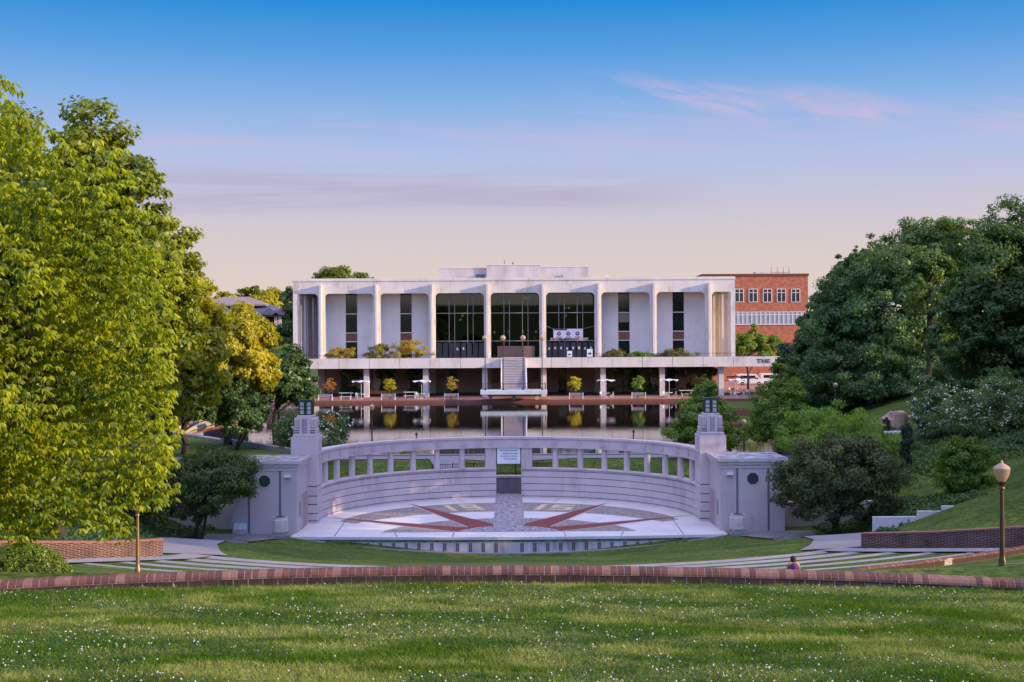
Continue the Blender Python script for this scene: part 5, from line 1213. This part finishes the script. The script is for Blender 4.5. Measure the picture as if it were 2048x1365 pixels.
ptree('understory_tree', 'dark undergrowth tree at the right edge above the flowering shrubs', 'tree', [(1830, 720, 2000, 800, 122), (1950, 700, 2120, 790, 118)], 120, 16000, .4, DG, trunk_r=.2, nclump=120, clump=.22)
ptree('juniper_tree', 'bushy conical green pine just behind the right tower', 'tree', [(1350, 800, 1475, 890, 100), (1362, 775, 1458, 860, 100), (1378, 750, 1436, 820, 100), (1390, 742, 1420, 780, 100), (1336, 840, 1484, 902, 100)], 100, 30000, .20, PG, basepx=1410, trunk_r=.18, nclump=220, clump=.2)
ptree('juniper_tree', 'bushy green tree right of the conical pine, before the terrace sign', 'tree', [(1500, 775, 1625, 880, 104), (1514, 745, 1606, 830, 104), (1490, 820, 1630, 900, 104), (1532, 722, 1584, 790, 104)], 104, 32000, .21, PG, basepx=1560, trunk_r=.18, nclump=230, clump=.2)
shrub('feathery_shrub', 'light green feathery shrub behind the dark bush on the right', [(1548, 824, 1690, 920), (1600, 812, 1740, 900), (1640, 850, 1800, 940), (1580, 860, 1740, 960)], 86, 26000, .20, FG, trunk_r=.07, stems=3, cat='shrub', clump=.2, nclump=200, droop=.5, aspect=.3)
shrub('dogwood', 'flowering shrub with pale blossom at the right edge, upper slope', [(1840, 770, 1960, 870), (1930, 760, 2080, 860), (1900, 790, 2060, 900)], 92, 22000, .17, leafmat('leaf_dogwood', (.06, .12, .035), (.20, .30, .09)), nb=1600, trunk_r=.07, stems=3, clump=.2, nclump=220)
shrub('dogwood', 'lower flowering shrub with pale blossom beside the narrow conifer', [(1815, 755, 1880, 860), (1830, 800, 1900, 880)], 95, 9000, .17, MATS['leaf_dogwood'], nb=700, trunk_r=.05, stems=3, clump=.24, nclump=90, seed=3)
shrub('sapling', 'bright green young tree on the slope above the stepped wall', [(1875, 880, 1985, 970), (1895, 865, 1960, 930), (1880, 930, 1990, 1000)], 74, 14000, .16, leafmat('leaf_sapling', (.06, .13, .01), (.15, .27, .02), .4), basepx=1925, trunk_r=.05, stems=3, cat='tree', clump=.2, nclump=150)
for (x0, y0, x1, y1, D, lab) in ((1804, 848, 1822, 940, 92, 'taller narrow black-green conifer right of the boulders'), (1766, 840, 1779, 880, 104, 'shorter narrow conifer just left of the largest boulder')):
    D = groundhit((x0 + x1) / 2, y1 + 2, 70, 190)[1]; ptree('cypress', lab, 'tree', [(x0, y0, x1, y1, D), (x0 + 2, y0 - 6, x1 - 2, y0 + 40, D)], D, 6000, .0013 * D, leafmat('leaf_cypress', (.012, .03, .018), (.035, .06, .03), .15), trunk_r=.05, nclump=70, clump=.35, group='narrow conifers on the right slope')
# slope dirt patch
ribbon('dirt_bank', [(29, 96), (33, 97), (38, 98), (46, 99)], 7, IRON, .05)

# behind and beside the library
ptree('street_tree', 'yellow-green tree between the library end and the brick building', 'tree', [(1462, 668, 1530, 740, 236), (1485, 654, 1535, 720, 236), (1515, 672, 1565, 740, 238)], 236, 16000, .5, leafmat('leaf_lime', (.10, .20, .012), (.22, .32, .02), .4), trunk_r=.25, nclump=80, clump=.25)
ptree('street_tree', 'round tree top showing above the left part of the library roof', 'tree', [(625, 540, 720, 610, 330, 8), (640, 538, 700, 580, 330, 8)], 330, 9000, .8, MG, trunk_r=.4, nclump=60, clump=.26)
ptree('street_tree', 'low tree top beside the round one above the library roof', 'tree', [(700, 549, 752, 600, 340, 6)], 340, 3500, .8, MG, trunk_r=.3, nclump=30, clump=.28)
ptree('pine_tree', 'dark tree standing against the left end of the library', 'tree', [(572, 590, 606, 730, 245, 4), (540, 650, 600, 735, 240, 6), (568, 575, 592, 640, 246, 3)], 244, 14000, .5, DG, trunk_r=.3, nclump=90, clump=.25)
for i, (x0, y0, x1, y1, D, lab) in enumerate(((430, 582, 480, 640, 420, 'distant wooded tree behind the pavilion, leftmost'), (470, 576, 530, 640, 430, 'distant tree behind the ridge of the pavilion'), (515, 578, 570, 640, 425, 'distant tree behind the right end of the pavilion'), (548, 584, 600, 650, 415, 'distant tree next to the library corner'), (490, 590, 560, 650, 400, 'distant light green tree just above the pavilion roof'))):
    ptree('distant_tree', lab, 'tree', [(x0, y0, x1, y1, D)], D, 4500, 1.1, (OG, MG)[i % 2], trunk_r=.4, group='distant trees beyond the pavilion', nclump=40, clump=.28)
V = []
for i in range(60):                     # woods closing the horizon on both flanks, one mass far away
    a = R(-72 + i * 144 / 59); V.append((520 * math.sin(a), 520 * math.cos(a) + 60, 8, 22, 18, 7 + 4 * math.sin(i * 1.7)))
V = [e for e in V if abs(e[0]) > 95]
Vv, Fc, cc = leaves(V, 60000, 2.6, clump=.25, seed=99, nclump=900, shell=.3)
tag(mesh_np('far_woods', Vv, Fc, MG), 'far-off wooded horizon beyond the campus', kind='stuff')
# trees off to the right of the view that shade the stage (the bank of trees goes on outside the frame)
for i, (x, y, h) in enumerate(((37, 62, 16), (43, 73, 19), (51, 80, 14), (60, 88, 10))):
    z = tz(x, y); tree('willow_oak', ('willow oak continuing the right bank just outside the frame, nearest', 'willow oak outside the frame behind the nearest', 'willow oak outside the frame, third of the bank', 'willow oak outside the frame, farthest of the bank')[i], 'tree', (x, y, z), [(x, y, z + h * .55, 7, 7.5, h * .48)], 26000, .8, DG, trunk_r=.4, nclump=220, clump=.26)
ptree('pine_tree', 'dark tree seen between the fins at the left end of the library', 'tree', [(585, 600, 650, 740, 285, 6), (596, 580, 640, 660, 285, 5)], 285, 9000, .8, DG, trunk_r=.3, nclump=70, clump=.25)
# shrubs on the terrace and saplings on the plaza
for i, (boxes, D, mt_, lab) in enumerate((([(648, 700, 715, 722), (660, 697, 690, 715), (690, 698, 714, 716)], 213, GOLDL, 'golden shrub at the left end of the terrace'), ([(728, 692, 790, 725), (750, 686, 780, 710)], 214, leafmat('leaf_goldgreen', (.16, .17, .02), (.34, .28, .03)), 'green-gold shrub in the middle of the left terrace shrubs'),
        ([(775, 688, 860, 725), (800, 680, 855, 712)], 213.5, GOLDL, 'largest golden shrub on the terrace beside the glazed bays'), ([(1200, 704, 1260, 722), (1215, 700, 1245, 714)], 213, leafmat('leaf_terrace', (.09, .10, .02), (.2, .2, .04)), 'low olive shrub on the terrace right of the entrance'),
        ([(1250, 706, 1310, 722)], 213, PG, 'low green shrub between the two right terrace bays'), ([(1310, 702, 1400, 722), (1350, 696, 1380, 715)], 213, leafmat('leaf_terrace', (.09, .10, .02), (.2, .2, .04)), 'spreading shrub at the right end of the terrace'))):
    ells = [box2ell(*b_, D, 2.2) for b_ in boxes]; tree('terrace_shrub', lab, 'shrub', (ells[0][0], D, 6.4), ells, 5000, .26, mt_, trunk_r=.06, stems=3, group='shrubs on the terrace', nclump=50, clump=.26, nl=5)
for i, (px, mt_, lab) in enumerate(((660, ORG, 'small orange-leaved tree at the left of the plaza'), (780, YEL, 'small yellow-green tree under the terrace between two parasols'), (903, GOLDL, 'small golden sapling left of the pond platform'), (1148, YEL, 'bright yellow small tree right of the pond platform'), (1275, FG, 'fresh green small tree between the right parasols'))):
    x = P(px, 780, 203.8)[0]
    tree('plaza_sapling', lab, 'tree', (x, 203.8, .4), [(x, 203.8, 2.65, 1.0, 1.0, 1.15), (x, 203.8, 2.3, .8, .8, .9)], 2600 if i not in (0, 2) else 1300, .16, mt_, trunk_r=.05, stems=2, group='saplings along the pond', nclump=60, clump=.2, nl=14)
for i, (px, w_) in enumerate(((700, 48), (770, 40), (835, 44), (1245, 60), (1300, 50), (1380, 60), (1420, 40))):
    x = P(px, 760, 219)[0]
    tree('courtyard_tree', ('dark tree under the far left of the terrace', 'dark tree under the terrace behind the second sapling', 'dark tree under the terrace behind the left paired columns', 'dark tree under the terrace behind the fresh green sapling', 'dark tree under the terrace left of the pine, at the third right column', 'dark spreading tree under the right part of the terrace', 'dark tree under the terrace hidden partly by the pine')[i], 'tree', (x, 219, .4),
         [(x, 219, 4.1, w_ / 2 * .084, 1.8, 1.0), (x, 219, 1.2, w_ / 2 * .07, 1.5, .8)], 3500, .3, DG, trunk_r=.14, group='dark trees under the terrace', nclump=50, clump=.3, nl=6)

# ivy / ground cover beside the path (left and right)
def cover(name, label, poly, n, size, mt, seed, h=.25):
    rg = np.random.default_rng(seed); xs_ = [p[0] for p in poly]; ys_ = [p[1] for p in poly]
    pts = np.stack([rg.uniform(min(xs_), max(xs_), n * 3), rg.uniform(min(ys_), max(ys_), n * 3)], 1)
    inside = np.zeros(len(pts), bool); j = len(poly) - 1
    for i in range(len(poly)):
        xi, yi = poly[i]; xj, yj = poly[j]
        inside ^= ((yi > pts[:, 1]) != (yj > pts[:, 1])) & (pts[:, 0] < (xj - xi) * (pts[:, 1] - yi) / (yj - yi + 1e-9) + xi); j = i
    pts = pts[inside][:n]; n = len(pts); z = terr(pts[:, 0], pts[:, 1]) + rg.random(n) * h * (.6 + .4 * np.sin(pts[:, 0] * 3) * np.sin(pts[:, 1] * 2.3))
    pos = np.column_stack([pts, z]); nr = rg.normal(size=(n, 3)) * .6 + [0, -.2, 1]; nr /= np.linalg.norm(nr, axis=1)[:, None]
    td = np.cross(nr, rg.normal(size=(n, 3))); td /= np.linalg.norm(td, axis=1)[:, None]; bd = np.cross(nr, td); l_ = size * (.6 + .8 * rg.random((n, 1)))
    V = np.stack([pos - td * l_ * .5, pos + bd * l_ * .35, pos + td * l_ * .5, pos - bd * l_ * .35], 1).reshape(-1, 3)
    tag(mesh_np(name, V, np.arange(4 * n).reshape(n, 4), mt), label, kind='stuff')
cover('ivy', 'dark ivy ground cover between the left brick wall and the booth path', [(-16.2, 59.6), (-18.6, 61), (-19, 68), (-19.3, 74), (-18.5, 77), (-18.3, 81), (-30, 81), (-34, 60), (-26, 48.5), (-21, 52.7), (-17.6, 57)], 26000, .17, DG, 1, .4)
cover('ivy', 'dark ground cover between the right booth path and the stepped wall', [(19.7, 62.5), (19.6, 70), (18.9, 77), (18.5, 80), (24, 79.6), (26, 70.5), (20, 69.5)], 12000, .16, DG, 2, .3)

cover('ground_cover', 'dark ground cover and ivy over the shaded right slope', [(27, 80), (24.5, 90), (27, 99), (48, 108), (52, 88), (40, 80)], 30000, .22, DG, 6, .3)
shrub('low_shrub', 'low dark green shrub on the slope at the right edge, below the flowering one', [(1985, 880, 2080, 960), (1960, 900, 2030, 960)], 84, 9000, .17, DG, trunk_r=.05, stems=3, cat='shrub', clump=.25, nclump=80)
# ------------------------------------------------------------------ foreground lawn
def fg_grass():
    rg = np.random.default_rng(4); n = 300000
    D = 9.2 + (18.0 - 9.2) * rg.random(n) ** 1.25; X = (rg.random(n) * 2 - 1) * (D * .41 + .4)
    keep = D < 17.90 - .012 * X * X; D = D[keep]; X = X[keep]; n = len(D)
    Z = terr(X, D)
    patch = np.sin(X * 1.3 + 2 * np.sin(D * .9)) * np.sin(D * 2.1 + X * .4) + .5 * np.sin(X * 3.1 + D * 5)
    tuft = np.sin(X * 9.1 + 2 * np.sin(D * 7.3)) * np.sin(D * 8.7 + 1.7 * np.sin(X * 5.1)); h = (.026 + .034 * rg.random(n) ** 1.5) * (1 + .4 * patch * (patch > 0)) * (1 + .35 * tuft)
    lean = rg.normal(size=(n, 2)) * .7; wd = .0035 + .003 * rg.random(n)
    a = rg.random(n) * PI; dx = np.cos(a) * wd; dy = np.sin(a) * wd
    V = np.stack([np.column_stack([X - dx, D - dy, Z - .005]), np.column_stack([X + dx, D + dy, Z - .005]), np.column_stack([X + lean[:, 0] * h, D + lean[:, 1] * h, Z + h])], 1).reshape(-1, 3)
    tag(mesh_np('lawn_grass', V, np.arange(3 * n).reshape(n, 3), GBL), 'blades of mown grass over the foreground lawn', kind='stuff')
    # clover leaves
    n = 90000; D = 9.2 + 8.7 * rg.random(n) ** 1.15; X = (rg.random(n) * 2 - 1) * (D * .41 + .4)
    cl = np.sin(X * .8 + 1.3 * np.sin(D * .8 + 1)) * np.sin(D * 1.25 + .35 * X + .6) + .35 * np.sin(X * 2.6 + D * 3.3)
    k = (cl > -.15) & (D < 17.9 - .012 * X * X); D = D[k]; X = X[k]; n = len(D); Z = terr(X, D) + .025 + .02 * rg.random(n)
    r_ = .006 + .006 * rg.random(n); nr = rg.normal(size=(n, 3)) * .35 + [0, -.1, 1]; nr /= np.linalg.norm(nr, axis=1)[:, None]
    td = np.cross(nr, rg.normal(size=(n, 3))); td /= np.linalg.norm(td, axis=1)[:, None]; bd = np.cross(nr, td); pos = np.column_stack([X, D, Z]); r_ = r_[:, None]
    r_ = r_ * 1.1; V = np.stack([pos - td * r_, pos + bd * r_, pos + td * r_, pos - bd * r_], 1).reshape(-1, 3)
    tag(mesh_np('clover_leaves', V, np.arange(4 * n).reshape(n, 4), leafmat('leaf_clover', (.022, .07, .010), (.05, .12, .018), .2, .8, 40)), 'dark green clover leaves in patches over the lawn', kind='stuff')
    # clover flowers
    n = 7000; D = 9.3 + 8.4 * rg.random(n) ** 1.1; X = (rg.random(n) * 2 - 1) * (D * .41 + .3)
    cl = np.sin(X * .8 + 1.3 * np.sin(D * .8 + 1)) * np.sin(D * 1.25 + .35 * X + .6) + .35 * np.sin(X * 2.6 + D * 3.3)
    cl2 = np.sin(X * 4.3 + 2.1 * np.sin(D * 3.1)) * np.sin(D * 5.3 + 1.3 * X); k = (rg.random(n) < np.clip(.15 + .5 * cl + .45 * cl2, .03, 1)) & (D < 17.7 - .012 * X * X); D = D[k]; X = X[k]; n = len(D); Z = terr(X, D) + .05 + .03 * rg.random(n)
    r_ = .004 + .0075 * rg.random(n) ** 1.6
    oc = np.array([(1, 0, 0), (0, 1, 0), (-1, 0, 0), (0, -1, 0), (0, 0, .9), (0, 0, -.8)], float); fc = np.array([(0, 1, 4), (1, 2, 4), (2, 3, 4), (3, 0, 4), (1, 0, 5), (2, 1, 5), (3, 2, 5), (0, 3, 5)])
    V = (np.column_stack([X, D, Z])[:, None, :] + oc[None] * r_[:, None, None]).reshape(-1, 3); Fc = (fc[None] + 6 * np.arange(n)[:, None, None]).reshape(-1, 3)
    tag(mesh_np('clover_flowers', V, Fc, mat('clover_white', (.62, .60, .56), .8, .1)), 'tiny white clover flowers dotted over the foreground lawn', kind='stuff')
def bladesmat():
    M = bpy.data.materials.new('grass_blades'); M.use_nodes = True; t = M.node_tree; n = t.nodes; l = t.links; n.clear()
    g = n.new('ShaderNodeNewGeometry'); mp = n.new('ShaderNodeMapping'); mp.inputs['Scale'].default_value = (.5, 1, 1); l.new(g.outputs['Position'], mp.inputs[0])
    a = n.new('ShaderNodeTexNoise'); a.inputs['Scale'].default_value = 1.1; a.inputs['Detail'].default_value = 8; a.inputs['Roughness'].default_value = .6; a.inputs['Distortion'].default_value = .6; l.new(mp.outputs[0], a.inputs['Vector'])
    c = n.new('ShaderNodeTexNoise'); c.inputs['Scale'].default_value = 60; c.inputs['Detail'].default_value = 1; l.new(g.outputs['Position'], c.inputs['Vector'])
    r1 = n.new('ShaderNodeMapRange'); r1.inputs[1].default_value = .46; r1.inputs[2].default_value = .58; l.new(a.outputs[0], r1.inputs[0])
    r2 = n.new('ShaderNodeMapRange'); r2.inputs[1].default_value = .35; r2.inputs[2].default_value = .65; l.new(c.outputs[0], r2.inputs[0])
    m1 = n.new('ShaderNodeMix'); m1.data_type = 'RGBA'; l.new(r2.outputs[0], m1.inputs[0]); m1.inputs[6].default_value = (.034, .085, .008, 1); m1.inputs[7].default_value = (.15, .26, .026, 1)
    m2 = n.new('ShaderNodeMix'); m2.data_type = 'RGBA'; l.new(r2.outputs[0], m2.inputs[0]); m2.inputs[6].default_value = (.15, .22, .03, 1); m2.inputs[7].default_value = (.46, .46, .15, 1)
    m3 = n.new('ShaderNodeMix'); m3.data_type = 'RGBA'; l.new(r1.outputs[0], m3.inputs[0]); l.new(m1.outputs[2], m3.inputs[6]); l.new(m2.outputs[2], m3.inputs[7])
    d = n.new('ShaderNodeBsdfDiffuse'); tr = n.new('ShaderNodeBsdfTranslucent'); l.new(m3.outputs[2], d.inputs[0]); l.new(m3.outputs[2], tr.inputs[0]); s = n.new('ShaderNodeMixShader'); s.inputs[0].default_value = .3; l.new(d.outputs[0], s.inputs[1]); l.new(tr.outputs[0], s.inputs[2])
    o = n.new('ShaderNodeOutputMaterial'); l.new(s.outputs[0], o.inputs[0]); return M
GBL = bladesmat()
fg_grass()

# ------------------------------------------------------------------ the seated person, seen above the curb
def person():
    x, y = 10.35, 47.2; z = tz(x, y) + .02; z = .42
    t = thing('person', 'person with dark hair and purple top sitting on the topmost tier, back to the camera', 'person', (x, y, z))
    me = bpy.data.meshes.new('body')
    J = {'pel': (0, 0, .12), 'sp': (0, .03, .3), 'ch': (0, .09, .47), 'nk': (.0, .13, .58), 'hd': (.01, .16, .66), 'ht': (.02, .16, .75),
         'sl': (-.17, .09, .52), 'el': (-.22, .16, .30), 'wl': (-.10, .36, .22), 'hl': (-.04, .42, .21), 'sr': (.17, .09, .52), 'er': (.22, .16, .30), 'wr': (.10, .36, .22), 'hr': (.04, .42, .21),
         'hpl': (-.10, .02, .1), 'kl': (-.12, .46, .16), 'al': (-.12, .50, -.22), 'tl': (-.12, .64, -.26), 'hpr': (.10, .02, .1), 'kr': (.12, .46, .16), 'ar': (.12, .50, -.22), 'tr': (.12, .64, -.26)}
    rad = {'pel': .14, 'sp': .12, 'ch': .13, 'nk': .05, 'hd': .085, 'ht': .07, 'sl': .055, 'el': .042, 'wl': .03, 'hl': .03, 'hpl': .09, 'kl': .06, 'al': .04, 'tl': .035}
    for k_ in list(rad):
        if k_.endswith('l') and k_ not in ('pel',): rad[k_[:-1] + 'r'] = rad[k_]
    names = list(J); ed = [('pel', 'sp'), ('sp', 'ch'), ('ch', 'nk'), ('nk', 'hd'), ('hd', 'ht'), ('ch', 'sl'), ('sl', 'el'), ('el', 'wl'), ('wl', 'hl'), ('ch', 'sr'), ('sr', 'er'), ('er', 'wr'), ('wr', 'hr'), ('pel', 'hpl'), ('hpl', 'kl'), ('kl', 'al'), ('al', 'tl'), ('pel', 'hpr'), ('hpr', 'kr'), ('kr', 'ar'), ('ar', 'tr')]
    V = [J[k_] for k_ in names]; E2 = [(names.index(a), names.index(b_)) for a, b_ in ed]; RD = [rad[k_] for k_ in names]
    for s_, h_ in ((-1, 'hl'), (1, 'hr')):     # fingers
        for f_ in range(5):
            b0 = J[h_]; a = (-.03 + .015 * f_) * s_; L_ = (.045, .06, .065, .06, .05)[f_]
            V.append((b0[0] + a, b0[1] + L_ * .6, b0[2])); V.append((b0[0] + a, b0[1] + L_, b0[2] - .02)); E2 += [(names.index(h_), len(V) - 2), (len(V) - 2, len(V) - 1)]; RD += [.009, .008]
    me.from_pydata(V, E2, [])
    o = bpy.data.objects.new('body', me); COL.objects.link(o); o.parent = t; o.modifiers.new('skin', 'SKIN')
    for i, r_ in enumerate(RD): me.skin_vertices[0].data[i].radius = (r_, r_)
    me.skin_vertices[0].data[0].use_root = True
    sb = o.modifiers.new('sub', 'SUBSURF'); sb.levels = sb.render_levels = 2
    me.materials.append(mat('skin', (.45, .25, .18), .6))
    b = B(); b.lathe([(.13, .0), (.155, .12), (.165, .25), (.17, .38), (.12, .46), (.06, .49)], (0, .06, .06), 14); b.build('shirt', mat('purple_shirt', (.10, .03, .14), .8), t, world=False, smooth=True)
    b = B(); b.lathe([(.04, -.12), (.10, -.08), (.115, 0), (.108, .07), (.07, .115), (.01, .125)], (0, .135, .68), 14); b.lathe([(.01, 0), (.05, .02), (.055, .06), (.03, .1), (.005, .11)], (.0, .05, .60), 10)
    b.build('hair', mat('hair', (.035, .015, .010), .5), t, world=False, smooth=True)
person()
print('objects', len(bpy.data.objects))
